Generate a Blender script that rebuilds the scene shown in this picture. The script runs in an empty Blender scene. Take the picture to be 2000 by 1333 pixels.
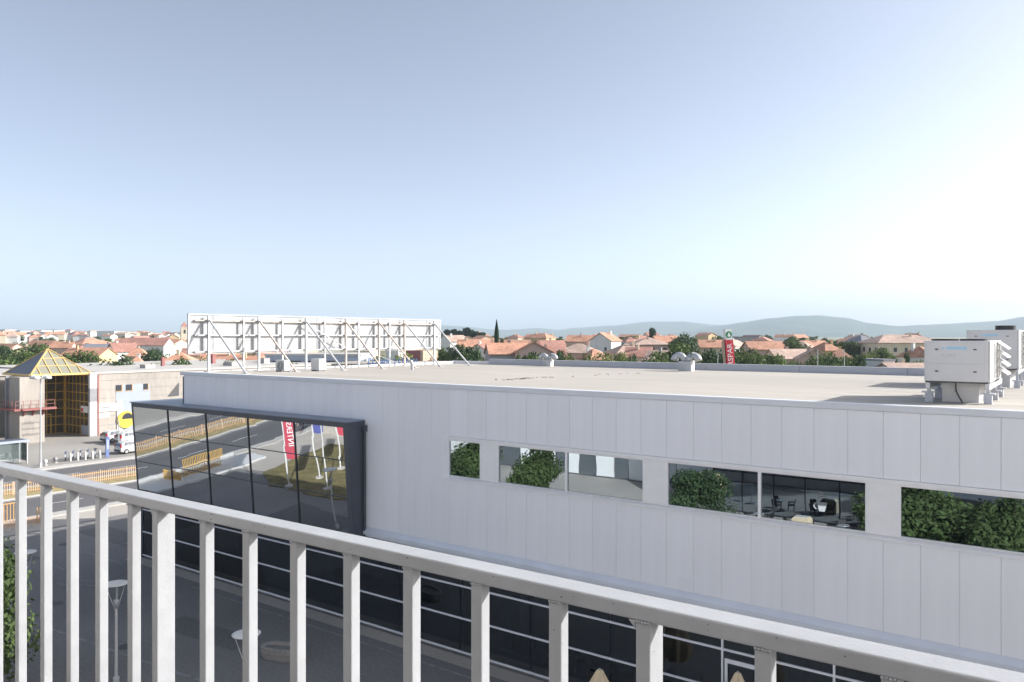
import bpy, math, random
from mathutils import Vector, Matrix, noise as mnoise

# ------------------------------------------------------------------ camera, sky, sun
sc = bpy.context.scene
col = sc.collection
F, HZ, ZC = 1535.0, 657.0, 13.9
PHI = math.atan(1535 / 2120.0)
S_, C_ = math.sin(PHI), math.cos(PHI)

cam_d = bpy.data.cameras.new('camera')
cam_d.sensor_width = 36
cam_d.lens = F / 2000 * 36
cam_d.shift_y = -9.5 / 2000
cam_d.clip_start = 0.05
cam_d.clip_end = 40000
cam = bpy.data.objects.new('camera', cam_d)
cam.location = (0, 0, ZC)
cam.rotation_euler = (math.radians(90), 0, PHI)
col.objects.link(cam)
sc.camera = cam

SUN = Vector((1.41, 1.36, 1.0)).normalized()
SUN_EL = math.asin(SUN.z)
SUN_ROT = math.atan2(SUN.x, SUN.y)
world = bpy.data.worlds.new('World')
sc.world = world
world.use_nodes = True
wn = world.node_tree
wn.nodes.clear()
sky = wn.nodes.new('ShaderNodeTexSky')
sky.sky_type = 'NISHITA'
sky.sun_disc = False
sky.sun_elevation = SUN_EL
sky.sun_rotation = SUN_ROT
sky.altitude = 0
sky.air_density = 0.52
sky.dust_density = 1.75
sky.ozone_density = 0.9
bg = wn.nodes.new('ShaderNodeBackground')
bg.inputs['Strength'].default_value = 0.12
wo = wn.nodes.new('ShaderNodeOutputWorld')
hs = wn.nodes.new('ShaderNodeHueSaturation')      # hazy summer air: the whole dome is a little greyer than clear sky
hs.inputs['Saturation'].default_value = 0.64
hs.inputs['Hue'].default_value = 0.497
wn.links.new(sky.outputs[0], hs.inputs['Color'])
wn.links.new(hs.outputs[0], bg.inputs[0])
wn.links.new(bg.outputs[0], wo.inputs[0])

sun_d = bpy.data.lights.new('sun', 'SUN')
sun_d.energy = 4.0
sun_d.angle = math.radians(0.5)
sun_d.color = (1.0, 0.965, 0.92)
sun = bpy.data.objects.new('sun', sun_d)
sun.rotation_euler = SUN.to_track_quat('Z', 'Y').to_euler()
sun.location = (40, 40, 60)
col.objects.link(sun)

sc.view_settings.view_transform = 'Standard'
sc.view_settings.look = 'None'
sc.view_settings.exposure = 1.1
sc.view_settings.gamma = 1.0
sc.render.engine = 'CYCLES'
sc.cycles.use_denoising = True
sc.cycles.max_bounces = 8
sc.cycles.transparent_max_bounces = 8
sc.cycles.volume_bounces = 2
sc.cycles.caustics_reflective = False
sc.cycles.caustics_refractive = False

# ------------------------------------------------------------------ helpers
def ray(x, y):
    a = (x - 1000) / F
    return Vector((a * C_ - S_, a * S_ + C_, -(y - HZ) / F))
def at_depth(x, d):
    r = ray(x, HZ)
    return r.x * d, r.y * d
def zpix(y, d):
    return ZC - (y - HZ) * d / F
def smooth(a, b, x):
    t = min(1, max(0, (x - a) / (b - a)))
    return t * t * (3 - 2 * t)
def gz(X, Y):
    dep = -X * S_ + Y * C_
    lat = X * C_ + Y * S_
    d = math.hypot(X, Y)
    a = lat / max(dep, 1e-3) if dep > 0 else (3 if lat > 0 else -3)
    k = smooth(-0.42, 0.0, a)
    t = max(0.0, d - 150)
    return (0.012 + 0.008 * k) * min(t, 1300 - 950 * k)

def link(o, parent=None):
    col.objects.link(o)
    if parent is not None:
        o.parent = parent
    return o
def tag(o, label=None, cat=None, group=None, kind=None):
    if label: o['label'] = label
    if cat: o['category'] = cat
    if group: o['group'] = group
    if kind: o['kind'] = kind
    return o
def thing(name, loc, label, cat, group=None, rz=0.0):
    o = bpy.data.objects.new(name, None)
    o.empty_display_size = 0.3
    o.location = loc
    o.rotation_euler = (0, 0, rz)
    col.objects.link(o)
    return tag(o, label, cat, group)
def copy_tree(o, parent=None):
    c = o.copy()
    col.objects.link(c)
    if parent is not None:
        c.parent = parent
    for ch in o.children:
        copy_tree(ch, c)
    return c

class MB:
    def __init__(self):
        self.v, self.f, self.m = [], [], []
    def add(self, vs, fs, mi=0):
        n = len(self.v)
        self.v += [tuple(p) for p in vs]
        self.f += [tuple(n + i for i in f) for f in fs]
        self.m += [mi] * len(fs)
        return self
    def box(self, x0, x1, y0, y1, z0, z1, mi=0):
        vs = [(x0,y0,z0),(x1,y0,z0),(x1,y1,z0),(x0,y1,z0),(x0,y0,z1),(x1,y0,z1),(x1,y1,z1),(x0,y1,z1)]
        return self.add(vs, [(3,2,1,0),(4,5,6,7),(0,1,5,4),(1,2,6,5),(2,3,7,6),(3,0,4,7)], mi)
    def beam(self, p, q, w, h, mi=0, up=(0,0,1)):
        p, q = Vector(p), Vector(q)
        d = (q - p).normalized()
        u = Vector(up)
        if abs(d.dot(u)) > 0.98: u = Vector((1,0,0))
        s = d.cross(u).normalized() * (w / 2)
        t = s.cross(d).normalized() * (h / 2)
        vs = [p-s-t, p+s-t, p+s+t, p-s+t, q-s-t, q+s-t, q+s+t, q-s+t]
        return self.add(vs, [(0,1,2,3),(7,6,5,4),(0,4,5,1),(1,5,6,2),(2,6,7,3),(3,7,4,0)], mi)
    def tube(self, pts, r, n=8, mi=0, cap=True):
        pts = [Vector(p) for p in pts]
        rs = r if isinstance(r, (list, tuple)) else [r] * len(pts)
        base = len(self.v)
        ref = None
        for i, p in enumerate(pts):
            d = (pts[min(i+1, len(pts)-1)] - pts[max(i-1, 0)]).normalized()
            if ref is None or abs(ref.dot(d)) > 0.95:
                ref = Vector((0,0,1)) if abs(d.z) < 0.9 else Vector((1,0,0))
            s = d.cross(ref).normalized(); t = s.cross(d)
            for k in range(n):
                a = 2 * math.pi * k / n
                self.v.append(tuple(p + (s * math.cos(a) + t * math.sin(a)) * rs[i]))
        for i in range(len(pts) - 1):
            for k in range(n):
                a, b = base + i*n + k, base + i*n + (k+1) % n
                self.f.append((a, b, b+n, a+n)); self.m.append(mi)
        if cap:
            self.f.append(tuple(base + k for k in range(n))[::-1]); self.m.append(mi)
            self.f.append(tuple(base + (len(pts)-1)*n + k for k in range(n))); self.m.append(mi)
        return self
    def prism(self, poly, vec, mi=0):
        n = len(poly); vec = Vector(vec)
        a = [Vector(p) for p in poly]; b = [p + vec for p in a]
        fs = [tuple(range(n))[::-1], tuple(range(n, 2*n))]
        fs += [(i, (i+1) % n, n + (i+1) % n, n + i) for i in range(n)]
        return self.add(a + b, fs, mi)
    def lathe(self, prof, n=16, c=(0,0,0), mi=0):
        base = len(self.v)
        for r, z in prof:
            for k in range(n):
                a = 2*math.pi*k/n
                self.v.append((c[0]+r*math.cos(a), c[1]+r*math.sin(a), c[2]+z))
        for i in range(len(prof)-1):
            for k in range(n):
                a, b = base+i*n+k, base+i*n+(k+1)%n
                self.f.append((a,b,b+n,a+n)); self.m.append(mi)
        self.f.append(tuple(base+k for k in range(n))[::-1]); self.m.append(mi)
        self.f.append(tuple(base+(len(prof)-1)*n+k for k in range(n))); self.m.append(mi)
        return self
    def mesh(self, name, mats, smooth_=False):
        me = bpy.data.meshes.new(name)
        me.from_pydata(self.v, [], self.f)
        for m in (mats if isinstance(mats, (list, tuple)) else [mats]):
            me.materials.append(m)
        me.polygons.foreach_set('material_index', self.m)
        if smooth_:
            me.polygons.foreach_set('use_smooth', [True] * len(self.f))
        me.update()
        return me
    def build(self, name, mats, parent=None, smooth_=False, bevel=0, local=False, fixn=False):
        """vertices in world space unless local; origin = parent's base or own base centre"""
        if not local:
            if parent is not None:
                o = Vector((0,0,0)); p = parent
                while p is not None:
                    o += p.location; p = p.parent
            else:
                xs = [p[0] for p in self.v]; ys = [p[1] for p in self.v]; zs = [p[2] for p in self.v]
                o = Vector(((min(xs)+max(xs))/2, (min(ys)+max(ys))/2, min(zs)))
            self.v = [(p[0]-o.x, p[1]-o.y, p[2]-o.z) for p in self.v]
        ob = bpy.data.objects.new(name, self.mesh(name, mats, smooth_))
        if not local and parent is None:
            ob.location = o
        link(ob, parent)
        if bevel:
            b = ob.modifiers.new('bevel', 'BEVEL'); b.width = bevel; b.segments = 2; b.limit_method = 'ANGLE'
        return ob

def obj_from(name, me, parent=None, loc=(0,0,0), rot=(0,0,0), scale=(1,1,1)):
    o = bpy.data.objects.new(name, me)
    o.location = loc; o.rotation_euler = rot; o.scale = scale
    return link(o, parent)

def text_mesh(body, size, mat, extrude=0.01, align='CENTER'):
    cu = bpy.data.curves.new('lettering', 'FONT')
    cu.body = body; cu.size = size; cu.extrude = extrude
    cu.align_x = align; cu.align_y = 'CENTER'
    cu.resolution_u = 3
    o = bpy.data.objects.new('lettering', cu)
    col.objects.link(o)
    me = bpy.data.meshes.new_from_object(o.evaluated_get(bpy.context.evaluated_depsgraph_get()))
    bpy.data.objects.remove(o); bpy.data.curves.remove(cu)
    me.materials.clear(); me.materials.append(mat)
    return me

# ------------------------------------------------------------------ materials
def mat(name, c, rough=0.6, metal=0.0, var=0.08, scale=3.0, var2=0.0, scale2=0.3, bump=0.0, bscale=40.0, spec=0.5, objrand=0.0, stretch=None, trans=0.0, coat=0.0):
    m = bpy.data.materials.new(name)
    m.use_nodes = True
    nt = m.node_tree; N = nt.nodes; L = nt.links
    p = N['Principled BSDF']
    p.inputs['Roughness'].default_value = rough
    p.inputs['Metallic'].default_value = metal
    p.inputs['Specular IOR Level'].default_value = spec
    p.inputs['Coat Weight'].default_value = coat
    tc = N.new('ShaderNodeTexCoord')
    src = tc.outputs['Object']
    if stretch:
        mp = N.new('ShaderNodeMapping'); mp.inputs['Scale'].default_value = stretch
        L.new(src, mp.inputs[0]); src = mp.outputs[0]
    nz = N.new('ShaderNodeTexNoise'); nz.inputs['Scale'].default_value = scale; nz.inputs['Detail'].default_value = 5
    L.new(src, nz.inputs['Vector'])
    val = nz.outputs['Fac']
    mr = N.new('ShaderNodeMapRange')
    mr.inputs['From Min'].default_value = 0.3; mr.inputs['From Max'].default_value = 0.7
    mr.inputs['To Min'].default_value = 1 - var; mr.inputs['To Max'].default_value = 1 + var
    L.new(val, mr.inputs['Value']); fac = mr.outputs[0]
    if var2:
        n2 = N.new('ShaderNodeTexNoise'); n2.inputs['Scale'].default_value = scale2; n2.inputs['Detail'].default_value = 3
        L.new(src, n2.inputs['Vector'])
        m2 = N.new('ShaderNodeMapRange')
        m2.inputs['From Min'].default_value = 0.3; m2.inputs['From Max'].default_value = 0.7
        m2.inputs['To Min'].default_value = 1 - var2; m2.inputs['To Max'].default_value = 1 + var2
        L.new(n2.outputs['Fac'], m2.inputs['Value'])
        mu = N.new('ShaderNodeMath'); mu.operation = 'MULTIPLY'
        L.new(fac, mu.inputs[0]); L.new(m2.outputs[0], mu.inputs[1]); fac = mu.outputs[0]
    if objrand:
        oi = N.new('ShaderNodeObjectInfo')
        m3 = N.new('ShaderNodeMapRange'); m3.inputs['To Min'].default_value = 1 - objrand; m3.inputs['To Max'].default_value = 1 + objrand
        L.new(oi.outputs['Random'], m3.inputs['Value'])
        mu = N.new('ShaderNodeMath'); mu.operation = 'MULTIPLY'
        L.new(fac, mu.inputs[0]); L.new(m3.outputs[0], mu.inputs[1]); fac = mu.outputs[0]
    vm = N.new('ShaderNodeVectorMath'); vm.operation = 'SCALE'
    vm.inputs[0].default_value = c
    L.new(fac, vm.inputs['Scale'])
    L.new(vm.outputs[0], p.inputs['Base Color'])
    if bump:
        bn = N.new('ShaderNodeTexNoise'); bn.inputs['Scale'].default_value = bscale; bn.inputs['Detail'].default_value = 6
        L.new(src, bn.inputs['Vector'])
        bp = N.new('ShaderNodeBump'); bp.inputs['Strength'].default_value = bump; bp.inputs['Distance'].default_value = 0.02
        L.new(bn.outputs['Fac'], bp.inputs['Height']); L.new(bp.outputs[0], p.inputs['Normal'])
    if trans:
        tr = N.new('ShaderNodeBsdfTranslucent')
        L.new(vm.outputs[0], tr.inputs['Color'])
        mx = N.new('ShaderNodeMixShader'); mx.inputs[0].default_value = trans
        L.new(p.outputs[0], mx.inputs[1]); L.new(tr.outputs[0], mx.inputs[2])
        L.new(mx.outputs[0], N['Material Output'].inputs['Surface'])
    return m

def mirror_glass(name, tint, body, refl=0.6, wav=0.004, wscale=0.5):
    """coated facade glass: strong tinted reflection over a dark body, slightly wavy"""
    m = bpy.data.materials.new(name); m.use_nodes = True
    nt = m.node_tree; N = nt.nodes; L = nt.links
    N.remove(N['Principled BSDF'])
    gl = N.new('ShaderNodeBsdfGlossy'); gl.inputs['Color'].default_value = (*tint, 1); gl.inputs['Roughness'].default_value = 0.0
    df = N.new('ShaderNodeBsdfDiffuse'); df.inputs['Color'].default_value = (*body, 1)
    mx = N.new('ShaderNodeMixShader')
    lw = N.new('ShaderNodeLayerWeight'); lw.inputs['Blend'].default_value = 0.25
    mr = N.new('ShaderNodeMapRange'); mr.inputs['To Min'].default_value = refl; mr.inputs['To Max'].default_value = 1.0
    L.new(lw.outputs['Fresnel'], mr.inputs['Value']); L.new(mr.outputs[0], mx.inputs[0])
    tc = N.new('ShaderNodeTexCoord')
    nz = N.new('ShaderNodeTexNoise'); nz.inputs['Scale'].default_value = wscale; nz.inputs['Detail'].default_value = 1
    L.new(tc.outputs['Object'], nz.inputs['Vector'])
    bp = N.new('ShaderNodeBump'); bp.inputs['Strength'].default_value = 1.0; bp.inputs['Distance'].default_value = wav
    L.new(nz.outputs['Fac'], bp.inputs['Height']); L.new(bp.outputs[0], gl.inputs['Normal'])
    L.new(df.outputs[0], mx.inputs[1]); L.new(gl.outputs[0], mx.inputs[2])
    L.new(mx.outputs[0], N['Material Output'].inputs['Surface'])
    return m

def clear_glass(name, tint, refl_min=0.19):
    m = bpy.data.materials.new(name); m.use_nodes = True
    nt = m.node_tree; N = nt.nodes; L = nt.links
    N.remove(N['Principled BSDF'])
    gl = N.new('ShaderNodeBsdfGlossy'); gl.inputs['Roughness'].default_value = 0.0
    tr = N.new('ShaderNodeBsdfTransparent'); tr.inputs['Color'].default_value = (*tint, 1)
    lw = N.new('ShaderNodeLayerWeight'); lw.inputs['Blend'].default_value = 0.18
    mr = N.new('ShaderNodeMapRange'); mr.inputs['To Min'].default_value = refl_min
    L.new(lw.outputs['Fresnel'], mr.inputs['Value'])
    mx = N.new('ShaderNodeMixShader')
    L.new(mr.outputs[0], mx.inputs[0]); L.new(tr.outputs[0], mx.inputs[1]); L.new(gl.outputs[0], mx.inputs[2])
    L.new(mx.outputs[0], N['Material Output'].inputs['Surface'])
    return m

M = dict(
    ground=mat('dry_ground', (0.20, 0.19, 0.11), 0.95, var=0.3, scale=0.02, var2=0.3, scale2=0.004),
    plaza=mat('plaza_asphalt', (0.21, 0.205, 0.20), 0.9, var=0.12, scale=6, var2=0.16, scale2=0.12, bump=0.25, bscale=60),
    patch=mat('asphalt_patch', (0.155, 0.152, 0.15), 0.9, var=0.15, scale=5, bump=0.3, bscale=50),
    pave=mat('pale_paving', (0.42, 0.39, 0.35), 0.9, var=0.08, scale=5, var2=0.12, scale2=0.15, bump=0.2, bscale=30),
    lot=mat('parking_paving', (0.30, 0.285, 0.26), 0.9, var=0.08, scale=4, var2=0.14, scale2=0.1),
    road=mat('road_asphalt', (0.115, 0.115, 0.12), 0.85, var=0.1, scale=4, var2=0.18, scale2=0.15, stretch=(1, 0.15, 1)),
    kerb=mat('kerb_concrete', (0.45, 0.43, 0.40), 0.9, var=0.1),
    dry=mat('dry_verge', (0.30, 0.25, 0.12), 0.95, var=0.25, scale=1.5, var2=0.2, scale2=0.2),
    lawn=mat('worn_lawn', (0.17, 0.14, 0.062), 0.95, var=0.3, scale=1.2, var2=0.35, scale2=0.25),
    grassblade=mat('grass_blade', (0.10, 0.13, 0.03), 0.8, var=0.3, scale=0.7),
    paint=mat('road_paint', (0.62, 0.62, 0.60), 0.8, var=0.25, scale=3),
    fadepaint=mat('faded_paint', (0.26, 0.26, 0.26), 0.9, var=0.3, scale=2),
    rail=mat('railing_paint', (0.32, 0.33, 0.347), 0.42, var=0.06, scale=20, var2=0.06, scale2=4, bump=0.07, bscale=160),
    panel=mat('facade_panel', (0.80, 0.81, 0.86), 0.42, var=0.02, scale=1.6, objrand=0.025, stretch=(2.2, 1, 0.12), bump=0.05, bscale=1.5),
    trim=mat('white_trim', (0.82, 0.82, 0.84), 0.4, var=0.03),
    coping=mat('roof_coping', (0.68, 0.70, 0.75), 0.45, var=0.04, scale=0.8),
    flash=mat('grey_flashing', (0.66, 0.70, 0.78), 0.4, metal=0.1, var=0.05, scale=1),
    core=mat('dark_backing', (0.10, 0.11, 0.13), 0.8),
    slate=mat('slate_cladding', (0.072, 0.083, 0.105), 0.45, var=0.06, scale=1),
    slatetop=mat('bay_flashing', (0.20, 0.235, 0.30), 0.4, metal=0.2, var=0.06, scale=0.6),
    roofm=mat('roof_membrane', (0.415, 0.385, 0.34), 0.85, var=0.05, scale=1.2, var2=0.11, scale2=0.14, stretch=(0.35, 1.5, 1)),
    seam=mat('membrane_seam', (0.36, 0.335, 0.30), 0.85, var=0.08),
    parapet=mat('parapet_sheet', (0.50, 0.52, 0.57), 0.5, var=0.05, scale=0.6),
    baymirror=mirror_glass('bay_mirror_glass', (0.60, 0.635, 0.66), (0.012, 0.018, 0.025), 0.80, 0.006, 0.45),
    winmirror=mirror_glass('strip_window_glass', (0.47, 0.54, 0.60), (0.014, 0.018, 0.022), 0.78, 0.0015, 0.8),
    shopglass=clear_glass('tinted_shop_glass', (0.34, 0.46, 0.54)),
    silver=mat('silver_mullion', (0.78, 0.80, 0.85), 0.4, metal=0.0, var=0.03),
    darkm=mat('dark_mullion', (0.03, 0.035, 0.045), 0.4),
    white=mat('white_paint', (0.62, 0.62, 0.61), 0.5, var=0.04),
    signwhite=mat('sign_white', (0.82, 0.82, 0.81), 0.4, var=0.02),
    board=mat('board_sheet', (0.36, 0.37, 0.38), 0.35, metal=0.15, var=0.06, scale=0.7, bump=0.15, bscale=1.2, objrand=0.03),
    galv=mat('galvanised_steel', (0.50, 0.51, 0.52), 0.45, metal=0.4, var=0.1, scale=3),
    rust=mat('rusty_steel', (0.50, 0.43, 0.38), 0.7, metal=0.1, var=0.22, scale=2.5, var2=0.25, scale2=8),
    rustspot=mat('rust_spot', (0.13, 0.105, 0.09), 0.9, var=0.3, scale=80),
    ac=mat('unit_sheet_metal', (0.60, 0.60, 0.61), 0.4, var=0.025, scale=2),
    black=mat('black_plastic', (0.018, 0.018, 0.02), 0.5),
    darkgrey=mat('dark_grey', (0.07, 0.07, 0.075), 0.6),
    conc=mat('ribbed_concrete', (0.35, 0.32, 0.285), 0.9, var=0.08, scale=2, var2=0.14, scale2=0.25, stretch=(1, 1, 0.35), bump=0.2, bscale=12),
    concdk=mat('grey_concrete', (0.27, 0.27, 0.285), 0.9, var=0.1, scale=2),
    planterc=mat('planter_concrete', (0.34, 0.32, 0.30), 0.9, var=0.12, scale=6, bump=0.4, bscale=25),
    yellow=mat('yellow_frame', (0.62, 0.38, 0.09), 0.5, var=0.06),
    yellowb=mat('yellow_panel', (0.66, 0.48, 0.06), 0.5, var=0.05),
    orange=mat('orange_paint', (0.50, 0.30, 0.12), 0.6, var=0.1, scale=4),
    salmon=mat('faded_orange_paint', (0.50, 0.375, 0.28), 0.7, var=0.15, scale=2),
    bluepale=mat('pale_blue_render', (0.33, 0.37, 0.43), 0.8, var=0.05),
    redbrown=mat('red_brown_paint', (0.28, 0.10, 0.09), 0.6, var=0.1),
    red=mat('sign_red', (0.60, 0.03, 0.05), 0.5, var=0.04),
    redflag=mat('flag_red', (0.56, 0.08, 0.12), 0.8, var=0.05, trans=0.3),
    blueflag=mat('flag_blue', (0.10, 0.12, 0.35), 0.8, var=0.05, trans=0.3),
    green=mat('sign_green', (0.02, 0.22, 0.08), 0.5),
    blue=mat('sign_blue', (0.05, 0.25, 0.70), 0.5),
    skyblue=mat('logo_blue', (0.35, 0.60, 0.78), 0.5),
    bikeblue=mat('bike_blue', (0.12, 0.17, 0.35), 0.4),
    tyre=mat('tyre_rubber', (0.02, 0.02, 0.02), 0.9),
    rim=mat('alloy', (0.55, 0.55, 0.57), 0.35, metal=0.8),
    carwhite=mat('car_white', (0.55, 0.55, 0.55), 0.25, var=0.01, coat=0.5),
    carglass=mirror_glass('car_glass', (0.5, 0.55, 0.6), (0.015, 0.018, 0.02), 0.25, 0.0, 1),
    tail=mat('tail_light', (0.45, 0.01, 0.015), 0.3),
    head=mat('head_light', (0.75, 0.77, 0.8), 0.15),
    skin=mat('skin', (0.45, 0.28, 0.20), 0.6),
    hair=mat('dark_hair', (0.02, 0.015, 0.012), 0.8),
    shirtw=mat('white_shirt', (0.70, 0.70, 0.70), 0.9),
    clothdk=mat('dark_clothes', (0.03, 0.03, 0.045), 0.9),
    cream=mat('cream_canvas', (0.70, 0.58, 0.40), 0.9, var=0.1, scale=3, stretch=(6, 6, 0.6)),
    teal=mat('teal_column', (0.10, 0.17, 0.20), 0.6),
    innerf=mat('inner_floor', (0.30, 0.31, 0.33), 0.5),
    innerw=mat('inner_wall', (0.26, 0.28, 0.31), 0.9),
    beige=mat('beige_render', (0.36, 0.32, 0.285), 0.9, var=0.05, scale=1.5),
    render=mat('pale_house_render', (0.80, 0.78, 0.75), 0.9, var=0.04, scale=1.5),
    balc=mat('balcony_tile', (0.27, 0.25, 0.23), 0.8, var=0.06),
    bark=mat('bark', (0.13, 0.10, 0.07), 0.95, var=0.3, scale=6, bump=0.6, bscale=15),
    leafnear=mat('leaf_near', (0.09, 0.135, 0.045), 0.75, var=0.4, scale=1.6, trans=0.3, spec=0.25),
    leaf=mat('leaf_mid', (0.105, 0.155, 0.046), 0.75, var=0.35, scale=1.6, objrand=0.22, trans=0.25, spec=0.25),
    leafdk=mat('leaf_dark', (0.062, 0.105, 0.042), 0.75, var=0.35, scale=1.6, objrand=0.2, trans=0.2, spec=0.25),
    leafyl=mat('leaf_yellowgreen', (0.175, 0.21, 0.055), 0.75, var=0.3, scale=1.6, objrand=0.2, trans=0.25, spec=0.25),
    needle=mat('needle', (0.028, 0.058, 0.028), 0.85, var=0.35, scale=1.5, objrand=0.2, spec=0.2),
    hill=mat('forest_hill', (0.045, 0.07, 0.045), 0.95, var=0.35, scale=0.004, var2=0.3, scale2=0.0009),
    win=mat('dark_window', (0.05, 0.055, 0.065), 0.2),
    metalhall=mat('blue_grey_sheet', (0.32, 0.37, 0.45), 0.5, var=0.05, scale=0.3),
)
WALLS = {
    'white': mat('wall_white', (0.74, 0.73, 0.70), 0.9, var=0.05, scale=0.5),
    'cream': mat('wall_cream', (0.64, 0.56, 0.43), 0.9, var=0.06, scale=0.5),
    'pink': mat('wall_pink', (0.58, 0.42, 0.35), 0.9, var=0.06, scale=0.5),
    'grey': mat('wall_grey_stone', (0.34, 0.33, 0.33), 0.95, var=0.15, scale=1.5),
    'ochre': mat('wall_ochre', (0.55, 0.42, 0.24), 0.9, var=0.06, scale=0.5),
}
ROOFS = {
    'orange': mat('tile_orange', (0.47, 0.245, 0.16), 0.85, var=0.2, scale=1.2, var2=0.2, scale2=0.25, objrand=0.15),
    'red': mat('tile_red', (0.39, 0.20, 0.155), 0.85, var=0.2, scale=1.2, var2=0.2, scale2=0.25, objrand=0.15),
    'faded': mat('tile_faded', (0.46, 0.33, 0.265), 0.85, var=0.2, scale=1.2, var2=0.22, scale2=0.25, objrand=0.12),
    'grey': mat('roof_grey', (0.22, 0.23, 0.26), 0.8, var=0.1, scale=1),
}

# ------------------------------------------------------------------ ground, roads, hills
def sheet(name, x0, x1, y0, y1, z, m, kind='structure', nx=1, ny=1):
    mb = MB()
    for i in range(nx):
        for j in range(ny):
            xa, xb = x0+(x1-x0)*i/nx, x0+(x1-x0)*(i+1)/nx
            ya, yb = y0+(y1-y0)*j/ny, y0+(y1-y0)*(j+1)/ny
            mb.add([(xa,ya,z),(xb,ya,z),(xb,yb,z),(xa,yb,z)], [(0,1,2,3)])
    o = mb.build(name, m)
    o['kind'] = kind
    return o

def build_ground():
    mb = MB()
    rings = [0, 60, 120, 150, 180, 220, 280, 350, 450, 600, 800, 1000, 1250, 1500, 2200, 3500, 5500, 9300]
    n = 120
    for r in rings:
        for k in range(n):
            a = 2*math.pi*k/n
            X, Y = r*math.cos(a), r*math.sin(a)
            mb.v.append((X, Y, gz(X, Y) - 0.03))
    for i in range(len(rings)-1):
        for k in range(n):
            a, b = i*n+k, i*n+(k+1) % n
            mb.f.append((a, a+n, b+n, b)); mb.m.append(0)
    o = mb.build('ground', M['ground'], smooth_=True)
    o['kind'] = 'structure'
build_ground()
sheet('plaza', -64.0, 60, -60, 62, 0.0, M['plaza'])
sheet('sunlit_walk', -64.0, -60.5, -60, 120, 0.004, M['pave']).name = 'pavement'
sheet('road', -73.4, -65.2, -180, 145, 0.0, M['road'])
sheet('road', -87.0, -78.2, -180, 145, 0.0, M['road'])
sheet('verge', -78.0, -73.6, -180, 145, 0.09, M['dry'])
sheet('parking_lot', -140, -88.4, -120, 145, 0.08, M['lot'])
mb = MB(); mb.box(-65.2, -64.0, -180, 120, -0.02, 0.10); mb.build('kerb', M['kerb'])['kind'] = 'structure'
for xa, xb in ((-73.62, -73.38), (-78.22, -77.98)):
    mb = MB(); mb.box(xa, xb, -180, 145, -0.02, 0.12); mb.build('kerb', M['kerb'])['kind'] = 'structure'
mb = MB(); mb.box(-88.5, -87.0, -120, 145, -0.02, 0.12); mb.build('kerb', M['kerb'])['kind'] = 'structure'
mb = MB()
for X in (-69.3, -82.6):
    for k in range(-30, 24):
        mb.add([(X-.07,k*6,.006),(X+.07,k*6,.006),(X+.07,k*6+3,.006),(X-.07,k*6+3,.006)], [(0,1,2,3)])
for X in (-65.6, -73.0, -78.6, -86.6):
    mb.add([(X-.06,-180,.006),(X+.06,-180,.006),(X+.06,145,.006),(X-.06,145,.006)], [(0,1,2,3)])
o = mb.build('lane_marking', M['paint']); o['kind'] = 'structure'
# faded painted lines on the plaza
mb = MB()
def line(p, q, w=0.1):
    p, q = Vector((*p, .005)), Vector((*q, .005)); s = (q-p).normalized().cross(Vector((0,0,1)))*w/2
    mb.add([p-s, q-s, q+s, p+s], [(0,1,2,3)])
for k in range(4):
    line((-52+k*0.0, 27.5-k*2.6), (-47.5, 27.5-k*2.6))
line((-52, 28), (-52, 19)); line((-44, 17.0), (-14, 19.6), .16); line((-47, 21.4), (-45.2, 22.4)); line((-46.4, 20.8), (-44.4, 21.9))
line((-40, 24.9), (-4, 24.9), .12)
o = mb.build('plaza_marking', M['fadepaint']); o['kind'] = 'structure'
def patch(pts, m, z=.0035):
    q = MB(); q.add([(x,y,z) for x,y in pts], [tuple(range(len(pts)))]); o = q.build('asphalt_patch', M[m]); o['kind'] = 'structure'
patch([(-46,13.5),(-38.5,14.2),(-38.8,16.8),(-46.3,16.2)], 'patch'); patch([(-36,20.5),(-30.4,20.9),(-30.5,22.4),(-36.1,22.1)], 'patch'); patch([(-57.5,18),(-52.6,18),(-52.6,22.6),(-57.5,22.6)], 'patch'); patch([(-27,12),(-20,12.8),(-20.2,14.4),(-27,13.6)], 'patch'); patch([(-58,27),(-49,27),(-49,29.2),(-58,29.2)], 'patch')
for X, Y in ((-34.6,18.4),(-43.2,19.2),(-24.4,19.0),(-55,25)):
    q = MB(); q.lathe([(.36,0),(.36,.008),(.31,.008),(.30,.006)], 20, (X,Y,.001)); o = q.build('manhole_cover', M['darkgrey']); tag(o, 'round dark iron manhole cover set in the plaza asphalt', 'manhole cover', 'manhole covers in the plaza')
# pale paving band along the shop front
sheet('shopfront_paving', -48.2, 30, 25.5, 26.35, 0.012, M['pave']).name = 'pavement'
sheet('wing_paving', -60, -6, -16, 1.5, 0.012, M['pave']).name = 'pavement'

sheet('painted_sun_walk', -60.5, -36, -16, 9.0, 0.006, M['pave']).name = 'pavement'  # pale sheet paints the sunlit part of the plaza lighter than the shaded asphalt

def build_lawn():
    pts = [(-55.8,9.4),(-52,11.6),(-44,11.8),(-38,10.8),(-36,2),(-40,-1),(-57.5,0.5),(-57,5)]
    mb = MB()
    mb.prism([(x,y,0.0) for x,y in pts], (0,0,0.06))
    o = mb.build('lawn', M['lawn']); o['kind'] = 'structure'
    random.seed(4)
    g = MB()
    for i in range(6000):
        x, y = random.uniform(-57,-37), random.uniform(0,11.3)
        if x < -55.5 and y > 6.5: continue
        h = random.uniform(.04,.11); a = random.uniform(0,6.28); w = .02
        dx, dy = math.cos(a)*w, math.sin(a)*w
        g.add([(x-dx,y-dy,.055),(x+dx,y+dy,.055),(x+dy*2,y+dx*2,.055+h)], [(0,1,2)])
    o = g.build('grass', M['grassblade'])
    tag(o, 'short dry grass on the lawn with the flagpoles', 'grass', kind='stuff')
build_lawn()

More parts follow.
